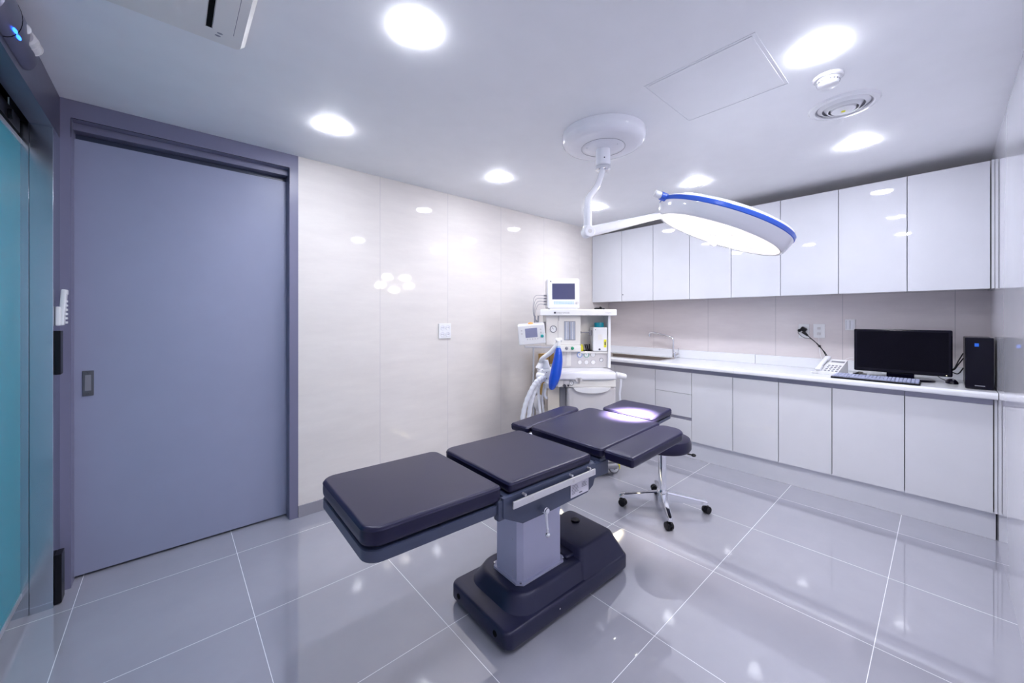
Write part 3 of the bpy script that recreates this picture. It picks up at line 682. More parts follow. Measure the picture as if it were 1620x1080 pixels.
# base skirt + hump
q = MB(); cx = 0.02
sk_r = [0.035, 0.035, 0.035, 0.035]
q.rings([rrect(0.41, 0.205, sk_r, cx=cx, cy=0.011, z=0.018), rrect(0.415, 0.211, sk_r, cx=cx, cy=0.011, z=0.024), rrect(0.415, 0.211, sk_r, cx=cx, cy=0.011, z=0.080), rrect(0.412, 0.208, sk_r, cx=cx, cy=0.011, z=0.088), rrect(0.404, 0.200, sk_r, cx=cx, cy=0.011, z=0.092)])
# low hump under the column, rounded end towards the leg section
def hump(x0, x1, hy, z0, z1, dx0, dx1, dy, r0, r1, n=6):
    rg = []
    for k in range(n + 1):
        t = k / n; s = sin(t * pi / 2); cc = 1 - cos(t * pi / 2)
        ins0 = dx0 * t + 0.0; 
        z = z0 + (z1 - z0) * (t if k < n else 1)
        xa = x0 + dx0 * t; xb = x1 - dx1 * t; yy = hy - dy * t
        rg.append(rrect((xb - xa) / 2, yy, [r1, r0, r0, r1], 8, cx=(xa + xb) / 2, cy=0.011, z=z))
    last = rg[-1]
    xa = x0 + dx0 + 0.012; xb = x1 - dx1 - 0.012
    rg.append(rrect((xb - xa) / 2, hy - dy - 0.012, [r1, r0 * 0.95, r0 * 0.95, r1], 8, cx=(xa + xb) / 2, cy=0.011, z=z1 + 0.006))
    return rg
q.rings(hump(-0.325, 0.415, 0.195, 0.088, 0.150, 0.035, 0.03, 0.035, 0.10, 0.03))
q.rings(hump(0.075, 0.430, 0.203, 0.088, 0.196, 0.05, 0.045, 0.055, 0.02, 0.03))
q.box((0.06, -0.10, 0.15), (0.14, 0.12, 0.170), 0.008)
bs = q.build('base', 'base', ot, angle=50)
md = bs.modifiers.new('soften', 'BEVEL'); md.width = 0.006; md.segments = 2; md.limit_method = 'ANGLE'; md.angle_limit = R(35)
q = MB(); q.lathe([(0.024, 0.2018), (0.024, 0.208), (0.021, 0.211), (0.001, 0.2115)], 24, mtx=Matrix.Translation((0.30, 0.05, 0))); q.build('round_cap', 'blackgloss', bs)
q = MB(); q.cyl((-0.10, -0.2005, 0.058), (-0.10, -0.204, 0.058), 0.004, 10); q.build('indicator_light', 'steel', bs)
for y in (-0.12, 0.15): MB().cyl((-0.394, y, 0.055), (-0.397, y, 0.055), 0.012, 16).build('plug_cap', 'gap', bs)
for sx in (-0.33, 0.37):
    for sy in (-0.14, 0.165):
        q = MB(); q.cyl((sx, sy - 0.015, 0.021), (sx, sy + 0.015, 0.021), 0.0205, 18, bev=0.003); q.box((sx - 0.02, sy - 0.02, 0.02), (sx + 0.02, sy + 0.02, 0.026)); q.build('caster', 'midgrey', ot)
# column
q = MB(); ccx, ccy, chx, chy = -0.093, 0.003, 0.140, 0.092
def oct_(hx, hy, ch, z): 
    return [(ccx + x, ccy + y, z) for x, y in ((hx, hy - ch), (hx - ch, hy), (-hx + ch, hy), (-hx, hy - ch), (-hx, -hy + ch), (-hx + ch, -hy), (hx - ch, -hy), (hx, -hy + ch))]
q.rings([oct_(chx, chy, 0.022, 0.165), oct_(chx, chy, 0.022, 0.60)])
cm = q.build('column', 'column', ot, smooth=False)
q = MB(); q.rings([oct_(chx + 0.012, chy + 0.012, 0.024, 0.156), oct_(chx + 0.012, chy + 0.012, 0.024, 0.166)]); q.build('column_flange', 'column', cm, smooth=False)
for sx in (-1, 1):
    for sy in (-1, 1): MB().cyl((ccx + sx * (chx - 0.004), ccy + sy * (chy + 0.001), 0.166), (ccx + sx * (chx - 0.004), ccy + sy * (chy + 0.001), 0.170), 0.005, 10).build('screw', 'steel', cm)
for z in (0.20, 0.34, 0.44): MB().sphere((ccx - chx + 0.0, ccy - 0.045, z), 0.003, n=8).build('screw', 'steel', cm)
# seat frame
q = MB()
prof = [(-0.455, 0.662), (-0.455, 0.59), (-0.36, 0.540), (-0.20, 0.538), (0.03, 0.545), (0.07, 0.565), (0.085, 0.600), (0.085, 0.662)]
for y0 in (-0.250, 0.236):
    q.rings([[(x, y0, z) for x, z in prof], [(x, y0 + 0.018, z) for x, z in prof]])
q.box((-0.43, -0.235, 0.585), (0.07, 0.24, 0.655), 0.004)
sf = q.build('seat_frame', 'slate', ot, angle=30)
for s, y0, y1 in ((-1, -0.272, -0.264), (1, 0.276, 0.284)):
    q = MB(); q.box((-0.425, y0, 0.621), (0.062, y1, 0.649), 0.0025); 
    for x in (-0.33, -0.09, 0.045): q.cyl((x, y0 - 0.0006 if s < 0 else y1 + 0.0006, 0.635), (x, (y0 + y1) / 2, 0.635), 0.007, 14, mi=1)
    for x in (-0.36, -0.09, 0.03): q.cyl((x, y0 + 0.004, 0.655), (x, -0.25 if s < 0 else 0.25, 0.655), 0.005, 10)
    q.build('side_rail', ['alu', 'greyp'], sf)
q = MB(); q.box((-0.085, -0.2525, 0.552), (0.035, -0.2502, 0.612), 0.0); lb = q.build('rating_label', 'label', sf)
q = MB()
random.seed(5)
for k in range(7):
    q.box((-0.078, -0.2530, 0.602 - k * 0.006), (-0.078 + random.uniform(0.02, 0.045), -0.2524, 0.6035 - k * 0.006))
for k in range(4): q.box((-0.012, -0.2530, 0.600 - k * 0.006), (-0.012 + random.uniform(0.015, 0.035), -0.2524, 0.602 - k * 0.006))
q.box((-0.03, -0.2530, 0.560), (-0.01, -0.2524, 0.564)); q.build('print', 'ink', lb)
q = MB(); q.cyl((-0.265, -0.25, 0.570), (-0.265, -0.285, 0.570), 0.013, 18, bev=0.002); q.cyl((-0.265, -0.285, 0.570), (-0.265, -0.290, 0.570), 0.011, 16)
q.cyl((-0.265, -0.281, 0.568), (-0.262, -0.287, 0.480), 0.006, 12, r1=0.0045); q.sphere((-0.262, -0.287, 0.476), 0.010, n=14)
q.build('crank_handle', 'chrome', ot)
q = MB(); q.cyl((-0.455, -0.20, 0.625), (-0.455, 0.22, 0.625), 0.018, 16); q.box((-0.475, -0.245, 0.580), (-0.435, -0.215, 0.655), 0.006); q.box((-0.475, 0.225, 0.580), (-0.435, 0.255, 0.655), 0.006)
q.build('leg_hinge', 'slate', ot)
q = MB(); q.cyl((0.115, -0.22, 0.635), (0.115, 0.24, 0.635), 0.018, 16); q.box((0.08, -0.235, 0.58), (0.21, -0.20, 0.645), 0.006); q.box((0.08, 0.215, 0.58), (0.21, 0.25, 0.645), 0.006)
q.build('back_hinge', 'slate', ot)
# cushions
def place(o, cx, cy, cz, tilt=0.0, yaw=0.0):
    o.location = (cx, cy, cz); o.rotation_euler = (0, -tilt, yaw); return o
lp = place(cushion(0.250, 0.250, 0.062, [0.04, 0.055, 0.055, 0.02]).build('leg_cushion', 'vinyl', ot, angle=60), -0.702, 0.0115, 0.711, -0.015)
q = MB(); q.rings([rrect(0.246, 0.246, [0.02, 0.05, 0.05, 0.02], z=-0.104), rrect(0.248, 0.248, [0.02, 0.05, 0.05, 0.02], z=-0.101), rrect(0.248, 0.248, [0.02, 0.05, 0.05, 0.02], z=-0.070), rrect(0.240, 0.240, [0.02, 0.05, 0.05, 0.02], z=-0.066)])
place(q.build('leg_tray', 'slate', ot), -0.702, 0.0115, 0.711, -0.015)
place(cushion(0.2435, 0.250, 0.046, [0.03, 0.05, 0.012, 0.012]).build('seat_cushion', 'vinyl', ot, angle=60), -0.171, 0.012, 0.705)
tb = 0.055
place(cushion(0.272, 0.248, 0.050, [0.04, 0.03, 0.02, 0.015]).build('back_cushion', 'vinyl', ot, angle=60), 0.413, 0.007, 0.725, tb)
q = MB(); q.box((-0.265, -0.235, -0.075), (0.26, 0.235, -0.051), 0.004); place(q.build('back_frame', 'slate', ot), 0.413, 0.007, 0.725, tb)
place(cushion(0.122, 0.177, 0.045, [0.03, 0.03, 0.012, 0.012]).build('head_cushion', 'vinyl', ot, angle=60), 0.838, 0.008, 0.754, 0.09)
q = MB(); q.box((-0.11, -0.17, -0.066), (0.115, 0.165, -0.046), 0.004); q.box((-0.30, -0.09, -0.07), (0.0, -0.06, -0.058), 0.002); q.box((-0.30, 0.06, -0.07), (0.0, 0.09, -0.058), 0.002)
place(q.build('head_frame', 'slate', ot), 0.838, 0.008, 0.754, 0.09)
place(cushion(0.258, 0.077, 0.052, [0.05, 0.012, 0.012, 0.07]).build('arm_cushion', 'vinyl', ot, angle=60), 0.405, -0.328, 0.725, tb)
place(cushion(0.256, 0.065, 0.045, [0.06, 0.012, 0.012, 0.045]).build('arm_cushion', 'vinyl', ot, angle=60), 0.368, 0.330, 0.724, tb, R(3))
q = MB(); q.box((0.22, -0.36, 0.002), (0.27, -0.20, 0.014), 0.002); q.box((0.50, -0.36, 0.014), (0.54, -0.20, 0.026), 0.002); q.box((0.22, 0.20, 0.002), (0.27, 0.36, 0.014), 0.002); q.box((0.52, 0.20, 0.014), (0.56, 0.36, 0.026), 0.002)
place(q.build('arm_brackets', 'slate', ot), 0.0, 0.0, 0.652)

# ================================================================== STOOL
st = empty('surgeon_stool', (-1.640, -1.553, 0), R(-53.6), label='round black-seated stool with chrome star base on castors beyond the table', cat='stool')
q = MB(); q.lathe([(0.155, 0.425), (0.175, 0.430), (0.184, 0.445), (0.184, 0.485), (0.176, 0.505), (0.150, 0.516), (0.001, 0.520)], 48); q.build('seat', 'vinyl', st)
q = MB(); q.lathe([(0.09, 0.412), (0.10, 0.424), (0.001, 0.4245)], 28); q.build('seat_plate', 'black', st)
q = MB(); q.cyl((0, 0, 0.21), (0, 0, 0.414), 0.0155, 20); q.cyl((0, 0, 0.075), (0, 0, 0.40), 0.0265, 28, bev=0.002); q.build('gas_column', 'chrome', st)
q = MB(); q.cyl((0, 0, 0.405), (0, 0, 0.42), 0.024, 20); q.build('column_cap', 'black', st)
lv = Matrix.Rotation(R(53.6 - 55), 4, 'Z')
q = MB(); q.cyl(lv @ Vector((0.05, 0, 0.415)), lv @ Vector((0.19, 0, 0.392)), 0.005, 10); q.sphere(lv @ Vector((0.20, 0, 0.390)), 0.013, n=12, sc=(1.3, 1.3, 0.8)); q.build('height_lever', 'black', st)
q = MB(); q.lathe([(0.034, 0.058), (0.039, 0.066), (0.039, 0.128), (0.034, 0.138), (0.027, 0.139)], 28); q.build('hub', 'chrome', st)
for k in range(4):
    a = k * pi / 2; Rm = Matrix.Rotation(a, 4, 'Z'); rg = []
    for x, hw, zt, zb in ((0.02, 0.018, 0.128, 0.064), (0.12, 0.016, 0.112, 0.062), (0.235, 0.0145, 0.092, 0.060), (0.277, 0.014, 0.086, 0.059), (0.288, 0.008, 0.080, 0.062)):
        rg.append([Rm @ Vector((x, y, z)) for y, z in ((-hw, zb), (-hw, zt - 0.006), (-hw + 0.005, zt), (hw - 0.005, zt), (hw, zt - 0.006), (hw, zb))])
    lg = MB().rings(rg).build('leg', 'chrome', st)
    c = Rm @ Vector((0.275, 0, 0)); th = a + 0.6 + k; dx, dy = cos(th), sin(th)
    q = MB(); q.cyl((c.x, c.y, 0.064), (c.x, c.y, 0.045), 0.006, 10)
    for s in (-1, 1):
        cc = Vector((c.x - dy * 0.013 * s, c.y + dx * 0.013 * s, 0.0255)) + Vector((dx, dy, 0)) * 0.012
        q.cyl(cc - Vector((-dy, dx, 0)) * 0.009, cc + Vector((-dy, dx, 0)) * 0.009, 0.0250, 20, bev=0.003)
    q.box((-0.022, -0.008, 0.028), (0.022, 0.008, 0.05), 0.006, mtx=Matrix.Translation((c.x + dx * 0.008, c.y + dy * 0.008, 0)) @ Matrix.Rotation(th, 4, 'Z'))
    q.build('caster', 'black', lg)

# ================================================================== ANAESTHESIA MACHINE
AR = -0.7269
am = empty('anaesthesia_machine', (-1.487, -0.697, 0), AR, label='cream and white anaesthesia trolley with dials, flow tubes and work surface in the corner', cat='anaesthesia machine')
q = MB(); q.box((-0.345, -0.10, 1.345), (0.315, 0.36, 1.398), 0.006, 3); shf = q.build('top_shelf', 'white', am)
Tx = Matrix(((1, 0, 0, 0), (0, 0, -1, 0), (0, 1, 0, 0), (0, 0, 0, 1)))
text_obj('shelf_lettering', 'Datex-Ohmeda', 0.017, Matrix.Translation((-0.200, -0.1008, 1.364)) @ Tx, 'midgrey', shf)
q = MB(); q.box((-0.228, -0.1012, 1.362), (-0.208, -0.1, 1.378)); q.build('shelf_emblem', 'ink', shf)
text_obj('shelf_model_lettering', 'Aespire', 0.016, Matrix.Translation((0.215, -0.1008, 1.366)) @ Tx, 'greyp', shf)
# upper housing: left flow-meter block, back panel, right post
q = MB(); q.box((-0.290, -0.04, 1.085), (0.013, 0.32, 1.345), 0.006, 3); fh = q.build('flowmeter_housing', 'cream', am)
q = MB(); q.box((-0.1850, -0.0412, 1.10), (-0.1835, -0.039, 1.34)); q.box((-0.18, -0.0416, 1.30), (-0.176, -0.039, 1.34)); q.build('seam', 'midgrey', fh)
q = MB(); q.box((-0.132, -0.0425, 1.130), (-0.033, -0.0395, 1.296), 0.002); fw_ = q.build('flow_tube_window', 'midgrey', fh)
for x in (-0.108, -0.058):
    q = MB(); q.box((x - 0.020, -0.0445, 1.135), (x + 0.020, -0.0425, 1.291)); 
    for k in range(12): q.box((x - 0.004, -0.0452, 1.142 + k * 0.012), (x + 0.006, -0.0444, 1.144 + k * 0.012), mi=1)
    q.cyl((x, -0.0444, 1.137), (x, -0.0444, 1.289), 0.003, 8, mi=2)
    q.build('flow_tube', ['flow', 'ink', 'white'], fw_)
def dial(parent, x, z, r, y=-0.0405, ring='midgrey', name='gauge', hand=True):
    q = MB(); T = Matrix.Translation((x, y, z)) @ Matrix.Rotation(pi / 2, 4, 'X')
    q.lathe([(r, 0), (r, 0.005), (r * 0.9, 0.007), (r * 0.84, 0.005), (r * 0.82, 0.003)], 28, mi=0, mtx=T)
    q.lathe([(r * 0.82, 0.0028), (r * 0.80, 0.0034), (0.0003, 0.0034)], 24, mi=1, mtx=T)
    if hand:
        q.box((-r * 0.05, -r * 0.1, 0.0034), (r * 0.05, r * 0.6, 0.0042), mi=2, mtx=T @ Matrix.Rotation(0.7, 4, 'Z'))
        for k in range(9): q.box((-0.0006, r * 0.62, 0.0034), (0.0006, r * 0.74, 0.004), mi=2, mtx=T @ Matrix.Rotation((k - 4) * 0.5, 4, 'Z'))
    return q.build(name, [ring, 'white', 'ink'], parent)
dial(fh, -0.226, 1.227, 0.031)
q = MB(); q.box((-0.185, -0.06, 1.030), (0.013, 0.30, 1.085), 0.005); kn = q.build('flow_knob_panel', 'cream', am)
for x, rg_ in ((-0.112, 'midgrey'), (-0.062, 'green')):
    q = MB(); T = Matrix.Translation((x, -0.060, 1.060)) @ Matrix.Rotation(pi / 2, 4, 'X'); q.lathe([(0.014, 0), (0.014, 0.004), (0.011, 0.006), (0.010, 0.018), (0.006, 0.02), (0.001, 0.02)], 20, mtx=T); q.build('flow_knob', rg_, kn)
q = MB(); q.box((0.013, 0.125, 1.03), (0.26, 0.26, 1.345)); q.box((0.013, -0.02, 1.012), (0.262, 0.26, 1.030), 0.002); q.build('vaporizer_bay', 'cream', am)
q = MB(); q.box((0.255, -0.04, 0.885), (0.278, 0.32, 1.345), 0.004); q.build('side_post', 'white', am)
q = MB(); q.box((-0.185, 0.0, 0.885), (0.256, 0.30, 1.030), 0.002); lp_ = q.build('gauge_panel', 'greyp', am)
M['bluering'] = mat('blue_gauge_ring', (0.15, 0.35, 0.8), 0.4); M['greenring'] = mat('green_gauge_ring', (0.05, 0.42, 0.3), 0.4)
for k, (x, z, rg_) in enumerate(((0.012, 0.998, 'bluering'), (0.072, 0.998, 'greenring'), (0.130, 0.998, 'greyp'), (0.014, 0.932, 'greyp'), (0.072, 0.932, 'greyp'), (0.132, 0.932, 'greyp'))):
    dial(lp_, x, z, 0.024 if k < 2 else 0.022, y=-0.0004, ring=rg_, hand=k < 2)
q = MB(); q.box((-0.105, -0.0012, 0.90), (-0.065, 0.0005, 1.02)); q.build('blank_cover', 'cream', lp_)
dial(lp_, 0.203, 0.953, 0.017, y=-0.0004, ring='midgrey', name='suction_knob')
# work surface
q = MB()
rg = []
for x, yf, zt in ((-0.225, -0.235, 0.872), (-0.215, -0.258, 0.882), (-0.05, -0.262, 0.884), (0.20, -0.262, 0.884), (0.262, -0.245, 0.878), (0.292, -0.20, 0.862)):
    rg.append([(x, 0.30, 0.815), (x, 0.30, zt), (x, yf + 0.03, zt), (x, yf + 0.008, zt - 0.006), (x, yf, zt - 0.022), (x, yf, 0.826), (x, yf + 0.012, 0.815)])
q.rings(rg); wsf = q.build('work_surface', 'whitegloss', am, angle=40)
q = MB(); q.cyl((-0.052, -0.264, 0.820), (-0.052, -0.2605, 0.820), 0.018, 20); q.cyl((-0.030, -0.264, 0.820), (-0.030, -0.2605, 0.820), 0.018, 20); q.box((-0.052, -0.264, 0.804), (-0.030, -0.2606, 0.836)); lg_ = q.build('badge', 'greyp', wsf)
# drawer
q = MB(); q.box((-0.210, -0.236, 0.752), (0.270, 0.28, 0.814), 0.008, 3); dr = q.build('drawer', 'cream', am)
q = MB(); rg = []
for k in range(13):
    t = k / 12 * 2 - 1; x = 0.07 + 0.155 * t; d = 0.046 * math.sqrt(max(0.0, 1 - t * t)) + 0.002
    rg.append([(x, -0.232, 0.752), (x, -0.250, 0.752 - 0.1 * d), (x, -0.248, 0.752 - d), (x, -0.225, 0.752 - d * 0.9)])
q.rings(rg); q.build('drawer_pull', 'white', dr)
q = MB(); q.box((-0.165, -0.2375, 0.775), (-0.105, -0.2355, 0.812)); q.build('socket_plate', 'greyp', dr)
dial(dr, -0.098, 0.788, 0.020, y=-0.236, ring='midgrey', name='oxygen_knob')
q = MB(); q.cyl((-0.155, -0.236, 0.766), (-0.155, -0.256, 0.764), 0.013, 16, bev=0.002); q.cyl((-0.125, -0.236, 0.768), (-0.125, -0.25, 0.768), 0.008, 12); q.build('gas_outlet', 'ink', dr)
# lower body
q = MB(); q.box((-0.128, -0.222, 0.12), (0.275, 0.26, 0.750), 0.02, 3); q.build('lower_body', 'greyp', am)
q = MB(); q.box((-0.185, -0.15, 0.10), (-0.130, 0.24, 0.750), 0.004); q.build('side_channel', 'midgrey', am)
q = MB(); q.box((-0.285, -0.16, 0.10), (-0.187, 0.20, 0.742), 0.004); q.build('absorber_post', 'beige', am)
q = MB(); q.box((-0.30, -0.24, 0.075), (0.29, 0.30, 0.118), 0.015, 3); q.build('trolley_base', 'midgrey', am)
for sx, sy in ((-0.27, -0.15), (0.282, -0.12), (-0.27, 0.27), (0.27, 0.27)):
    q = MB()
    q.cyl((sx - 0.012, sy, 0.048), (sx + 0.012, sy, 0.048), 0.048, 24, bev=0.004, mi=0) if False else q.cyl((sx, sy - 0.014, 0.046), (sx, sy + 0.014, 0.046), 0.046, 24, bev=0.004)
    q.cyl((sx, sy - 0.017, 0.046), (sx, sy + 0.017, 0.046), 0.036, 24, mi=1); q.box((sx - 0.02, sy - 0.024, 0.05), (sx + 0.02, sy - 0.018, 0.1), 0.002, mi=1); q.cyl((sx, sy - 0.026, 0.046), (sx, sy + 0.02, 0.046), 0.010, 12, mi=2)
    q.build('caster', ['midgrey', 'whitegloss', 'midgrey'], am)
q = MB(); q.box((0.315, -0.13, 0.035), (0.335, -0.10, 0.075), 0.004); q.build('brake_pedal', 'yellow', am)
# right hand grip + hanging tube
q = MB(); q.cyl((0.285, -0.18, 0.848), (0.375, -0.14, 0.825), 0.024, 20, bev=0.006); q.build('push_handle', 'white', am)
q = MB(); q.cyl((0.29, -0.12, 0.868), (0.325, -0.14, 0.858), 0.006, 10); q.build('handle_bracket', 'midgrey', am)
q = MB(); q.tube([(0.335, -0.155, 0.81), (0.328, -0.16, 0.74), (0.322, -0.155, 0.68), (0.330, -0.15, 0.60)], 0.010, 10); q.build('suction_tube', 'tube', am)
# ventilator display on the left
vd = MB(); VM = Matrix.Translation((-0.418, -0.12, 1.178)) @ Matrix.Rotation(R(-5), 4, 'Y') @ Matrix.Rotation(R(8), 4, 'X')
vd.box((-0.115, 0.0, -0.083), (0.115, 0.105, 0.090), 0.010, 3, mtx=VM)
vdo = vd.build('ventilator_display', 'white', am)
q = MB(); q.box((-0.055, -0.0015, -0.020), (0.048, 0.001, 0.060), mtx=VM); q.build('screen', 'ventscreen', vdo)
q = MB(); q.cyl(VM @ Vector((0.087, 0.001, -0.014)), VM @ Vector((0.087, -0.014, -0.014)), 0.013, 20, bev=0.002); q.build('selector_knob', 'tealknob', vdo)
q = MB()
for k in range(5): q.cyl(VM @ Vector((-0.040 + k * 0.022, 0.001, -0.034)), VM @ Vector((-0.040 + k * 0.022, -0.003, -0.034)), 0.006, 12)
for z in (0.045, 0.018):
    q.cyl(VM @ Vector((-0.085, 0.001, z)), VM @ Vector((-0.085, -0.003, z)), 0.007, 12); q.cyl(VM @ Vector((0.078, 0.001, z)), VM @ Vector((0.078, -0.003, z)), 0.007, 12)
q.build('buttons', 'greyp', vdo)
q = MB(); q.sphere(VM @ Vector((0.0, 0.05, 0.092)), 0.024, n=16, sc=(1, 0.7, 0.5)); q.build('alarm_lamp', 'orange', vdo)
q = MB(); q.box((-0.48, -0.11, 1.068), (-0.33, 0.0, 1.083), 0.003); q.cyl((-0.40, -0.05, 0.10), (-0.40, -0.05, 1.07), 0.0085, 12); q.box((-0.40, -0.06, 1.06), (-0.25, -0.03, 1.075), 0.002); q.box((-0.41, -0.07, 0.09), (-0.28, -0.03, 0.11), 0.002); q.build('display_pole', 'alu', am)
q = MB(); q.box((-0.30, 0.0, 1.19), (-0.285, 0.1, 1.29), 0.004); q.cyl((-0.33, -0.02, 1.262), (-0.30, 0.02, 1.258), 0.018, 14); q.build('display_arm', 'midgrey', am)
# breathing circuit
q = MB()
q.box((-0.37, -0.20, 0.80), (-0.235, -0.06, 0.905), 0.03, 4); q.cyl((-0.36, -0.16, 0.89), (-0.325, -0.14, 0.965), 0.035, 18, r1=0.026); q.cyl((-0.30, -0.16, 0.90), (-0.305, -0.16, 0.97), 0.036, 18, r1=0.022)
q.cyl((-0.375, -0.18, 0.845), (-0.315, -0.22, 0.835), 0.026, 16); q.cyl((-0.28, -0.2, 0.80), (-0.28, -0.16, 0.755), 0.03, 16); q.box((-0.25, -0.22, 0.752), (-0.18, -0.05, 0.80), 0.008)
bb = q.build('breathing_block', 'white', am, angle=50)
q = MB()
for x, y, z in ((-0.335, -0.201, 0.885), (-0.30, -0.201, 0.87), (-0.355, -0.203, 0.83), (-0.30, -0.202, 0.82), (-0.27, -0.201, 0.80), (-0.30, -0.176, 0.93)): q.sphere((x, y, z), 0.004, n=8)
q.build('screws', 'ink', bb)
q = MB(); q.tube([(-0.345, -0.16, 0.955), (-0.335, -0.20, 0.985), (-0.27, -0.26, 1.045), (-0.212, -0.295, 1.125)], 0.019, 12); q.cyl((-0.212, -0.30, 1.095), (-0.212, -0.30, 1.145), 0.017, 14, bev=0.004); q.cyl((-0.235, -0.30, 1.145), (-0.185, -0.29, 1.148), 0.018, 14, bev=0.005)
q.build('bag_arm', 'white', am)
q = MB()
def bag_r(t): return 0.010 + 0.034 * (sin(pi * min(1, t ** 1.35)) ** 0.8) if t < 0.999 else 0.006
bp_ = [(-0.212, -0.30, 1.092), (-0.212, -0.302, 1.06), (-0.218, -0.305, 0.98), (-0.236, -0.31, 0.88), (-0.258, -0.31, 0.80), (-0.272, -0.308, 0.745)]
q.tube(bp_, 0.03, 16, smooth=6, rfn=bag_r); q.build('reservoir_bag', 'bagblue', am)
q = MB(); q.cyl((-0.212, -0.30, 1.096), (-0.212, -0.301, 1.078), 0.0155, 16); q.build('bag_neck', 'bluebtn', am)
def corr(mb, pts, r):
    mb.tube(pts, r, 12, smooth=14, rfn=lambda t: r * (1 + 0.09 * sin(t * 420)))
q = MB(); corr(q, [(-0.315, -0.215, 0.835), (-0.37, -0.24, 0.815), (-0.42, -0.25, 0.75), (-0.475, -0.25, 0.62), (-0.50, -0.25, 0.48), (-0.47, -0.24, 0.38), (-0.40, -0.22, 0.36)], 0.0195); q.build('breathing_hose', 'tube', am)
q = MB(); corr(q, [(-0.31, -0.19, 0.815), (-0.36, -0.205, 0.79), (-0.40, -0.21, 0.71), (-0.435, -0.21, 0.60), (-0.445, -0.21, 0.47), (-0.43, -0.2, 0.40), (-0.40, -0.22, 0.37)], 0.0195); q.build('breathing_hose', 'tube', am)
q = MB(); q.tube([(-0.33, -0.12, 0.80), (-0.36, -0.12, 0.72), (-0.355, -0.12, 0.60), (-0.345, -0.12, 0.50)], 0.012, 10); q.tube([(-0.29, -0.14, 0.76), (-0.31, -0.14, 0.68), (-0.29, -0.14, 0.64), (-0.265, -0.14, 0.69), (-0.262, -0.14, 0.76)], 0.010, 10); q.tube([(-0.31, -0.10, 0.76), (-0.325, -0.10, 0.62), (-0.315, -0.10, 0.50)], 0.010, 10)
q.build('drain_tube', 'tube', am)
q = MB(); q.sphere((-0.35, -0.05, 0.58), 0.055, n=20, sc=(0.9, 0.9, 1.4)); q.cyl((-0.35, -0.05, 0.12), (-0.35, -0.05, 0.53), 0.03, 16); q.build('absorber_canister', 'greyp', am)
q = MB(); q.box((-0.425, -0.09, 0.075), (-0.285, 0.02, 0.118), 0.01); q.build('canister_foot', 'black', am)
# brown cabinet behind
wc = empty('wooden_cabinet', (-1.487 + cos(AR) * -0.263 - sin(AR) * 0.34, -0.697 + sin(AR) * -0.263 + cos(AR) * 0.34, 0), AR, label='narrow golden-brown wooden box standing behind the anaesthesia machine by the wall', cat='cabinet')
wc.location = (-1.487 + cos(AR) * -0.285 - sin(AR) * 0.425, -0.697 + sin(AR) * -0.285 + cos(AR) * 0.425, 0)
q = MB(); q.box((-0.09, -0.04, 0.0), (0.09, 0.04, 0.955), 0.003); q.build('body', 'wood', wc)
q = MB(); q.box((-0.003, -0.0415, 0.02), (0.001, -0.0395, 0.93)); q.build('door_gap', 'ink', wc)
wc.rotation_euler = (0, 0, 0); wc.location = (-1.255, -0.10, 0)

# patient monitor on the shelf
PM = Matrix.Translation(Vector((-1.487, -0.697, 1.3985))) @ Matrix.Rotation(AR, 4, 'Z')
def on_shelf(x, y, z=0.0): return PM @ Vector((x, y, z))
pmn = empty('patient_monitor', on_shelf(-0.136, 0.03), AR, label='white patient monitor with dark screen on top of the anaesthesia machine', cat='patient monitor')
TT = Matrix.Rotation(R(-4), 4, 'X')
q = MB(); q.box((-0.140, -0.085, 0.004), (0.140, -0.035, 0.268), 0.016, 4, mtx=TT); q.box((-0.145, -0.037, 0.014), (0.128, 0.10, 0.272), 0.012, 3, mi=1, mtx=TT); q.box((-0.12, -0.07, 0.0), (0.12, 0.08, 0.02), 0.003)
hs_ = q.build('housing', ['white', 'greyp'], pmn)
q = MB(); q.box((-0.100, -0.0865, 0.082), (0.098, -0.0845, 0.222), mtx=TT); q.build('screen', 'monscreen', pmn)
q = MB()
for r_ in range(2):
    for c_ in range(13):
        q.box((-0.085 + c_ * 0.0135, -0.0865, 0.040 + r_ * 0.014), (-0.075 + c_ * 0.0135, -0.0845, 0.050 + r_ * 0.014), mtx=TT)
q.build('button_rows', 'bluebtn', pmn)
q = MB(); q.cyl(TT @ Vector((0.117, -0.084, 0.052)), TT @ Vector((0.117, -0.098, 0.052)), 0.013, 20, bev=0.002); q.build('control_knob', 'greyp', pmn)
q = MB(); q.box((-0.117, -0.0858, 0.236), (-0.107, -0.0845, 0.246), mtx=TT); q.build('badge', 'ink', pmn)
q = MB()
for k in range(4): q.box((-0.168, -0.03 + 0.0 * k, 0.040 + k * 0.026), (-0.144, 0.02, 0.054 + k * 0.026), 0.004)
q.build('connector', 'midgrey', pmn)
q = MB()
for k in range(4):
    z = 0.047 + k * 0.026; s = 0.014 * k
    pts = [on_shelf(-0.304, 0.022, z), on_shelf(-0.35 - s * 0.6, 0.01, z - 0.002), on_shelf(-0.378 - s * 0.5, -0.01, z - 0.05), on_shelf(-0.386 - s * 0.3, -0.02, -0.05), on_shelf(-0.372 + 0.006 * k, -0.015, -0.115)]
    q.tube(pts, 0.0022, 6)
for k in range(2): q.cyl(on_shelf(-0.385 + 0.03 * k, -0.018, -0.055), on_shelf(-0.388 + 0.03 * k, -0.018, -0.14), 0.008, 10)
tag(q.build('monitor_leads', 'midgrey'), 'grey sensor leads looping from the patient monitor beside the ventilator display', 'cable')
q = MB(); q.sphere(on_shelf(0.18, 0.04, 0.010), 0.03, n=14, sc=(1.4, 0.9, 0.35)); q.sphere(on_shelf(0.225, 0.05, 0.008), 0.022, n=12, sc=(1.2, 1, 0.35)); q.sphere(on_shelf(0.205, 0.03, 0.017), 0.012, n=10)
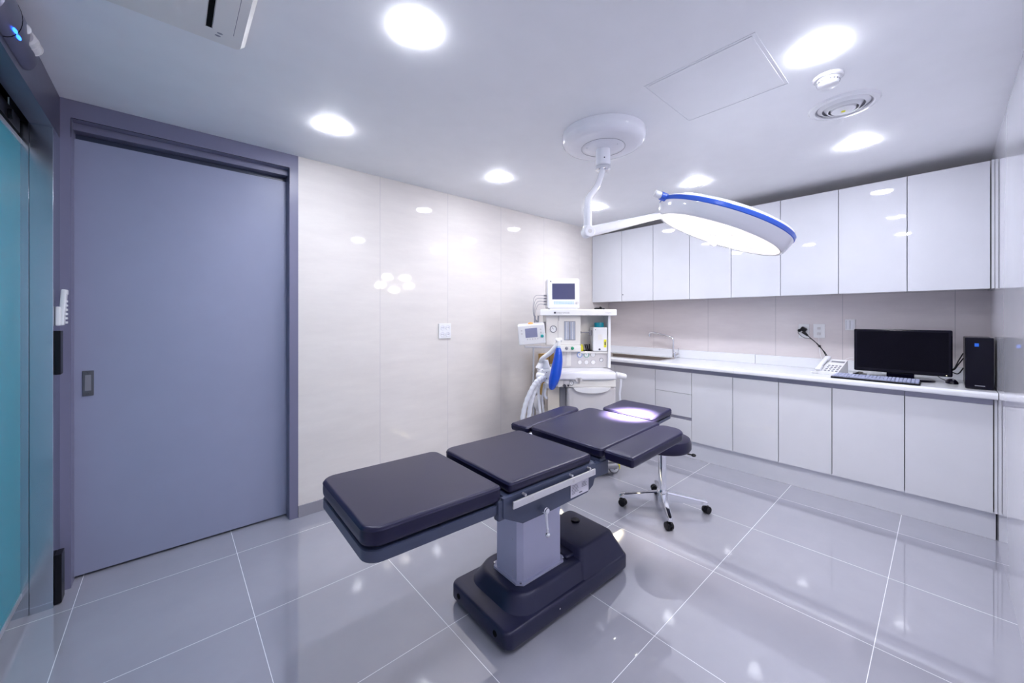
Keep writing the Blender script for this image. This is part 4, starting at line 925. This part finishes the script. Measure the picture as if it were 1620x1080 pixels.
for v in q.bm.verts: v.co.z = max(v.co.z, 1.3988)
tag(q.build('rubber_mask', 'black'), 'small black rubber item on the right end of the machine shelf', 'mask')
# vaporizer
VP = Matrix.Translation(Vector((-1.487, -0.697, 1.0305))) @ Matrix.Rotation(AR, 4, 'Z')
vp = empty('vaporizer', VP @ Vector((0.190, 0.04, 0)), AR, label='white anaesthetic vaporizer with teal top dial and yellow tag', cat='vaporizer')
q = MB(); q.box((-0.066, -0.075, 0.0005), (0.060, 0.07, 0.212), 0.010, 3); vb = q.build('body', 'white', vp)
q = MB(); q.lathe([(0.042, 0.2125), (0.042, 0.245), (0.038, 0.252), (0.001, 0.254)], 28, mtx=Matrix.Translation((0, -0.01, 0))); q.build('dial', 'teal', vp)
q = MB(); q.box((-0.024, -0.0765, 0.10), (0.014, -0.0745, 0.150)); q.build('panel', 'cream', vp)
q = MB(); q.box((0.028, -0.079, 0.035), (0.050, -0.0745, 0.105), 0.003); q.build('tag', 'yellow', vp)
MB().box((0.034, -0.0798, 0.055), (0.044, -0.0788, 0.085)).build('tag_print', 'ink', vp)
MB().cyl((-0.01, -0.0745, 0.018), (-0.01, -0.079, 0.018), 0.009, 12).build('drain_plug', 'ink', vp); MB().sphere((-0.045, -0.0745, 0.19), 0.004, n=8).build('screw', 'ink', vp)
q = MB(); q.cyl((-0.066, -0.02, 0.165), (-0.165, -0.02, 0.165), 0.004, 8); q.box((-0.09, -0.035, 0.14), (-0.067, 0.0, 0.185), 0.003); q.cyl((-0.165, -0.03, 0.165), (-0.165, -0.01, 0.165), 0.009, 12); q.build('lock_lever', 'midgrey', vp)
q = MB(); yv = VP @ Vector((0.033, 0.02, 0)); q.lathe([(0.016, 0.0005), (0.018, 0.01), (0.014, 0.045), (0.006, 0.058), (0.001, 0.059)], 16, mtx=Matrix.Translation(yv))
tag(q.build('bottle_adapter', 'yellow'), 'yellow bottle adapter standing left of the vaporizer', 'bottle adapter')
q = MB(); 
for k, (x, tl) in enumerate(((0.074, -14), (0.090, -14), (0.098, 0))):
    q.box((-0.005, -0.006, 0.0005), (0.005, 0.006, 0.062), 0.001, mtx=Matrix.Translation(VP @ Vector((x, 0.0, 0.001))) @ Matrix.Rotation(AR, 4, 'Z') @ Matrix.Rotation(R(tl), 4, 'Y'))
q.box((-0.024, -0.02, 0.0), (0.024, 0.02, 0.004), mtx=Matrix.Translation(VP @ Vector((0.090, 0.0, 0))) @ Matrix.Rotation(AR, 4, 'Z'))
tag(q.build('filling_adapter', 'black'), 'small black clip between the yellow adapter and the vaporizer', 'clip')
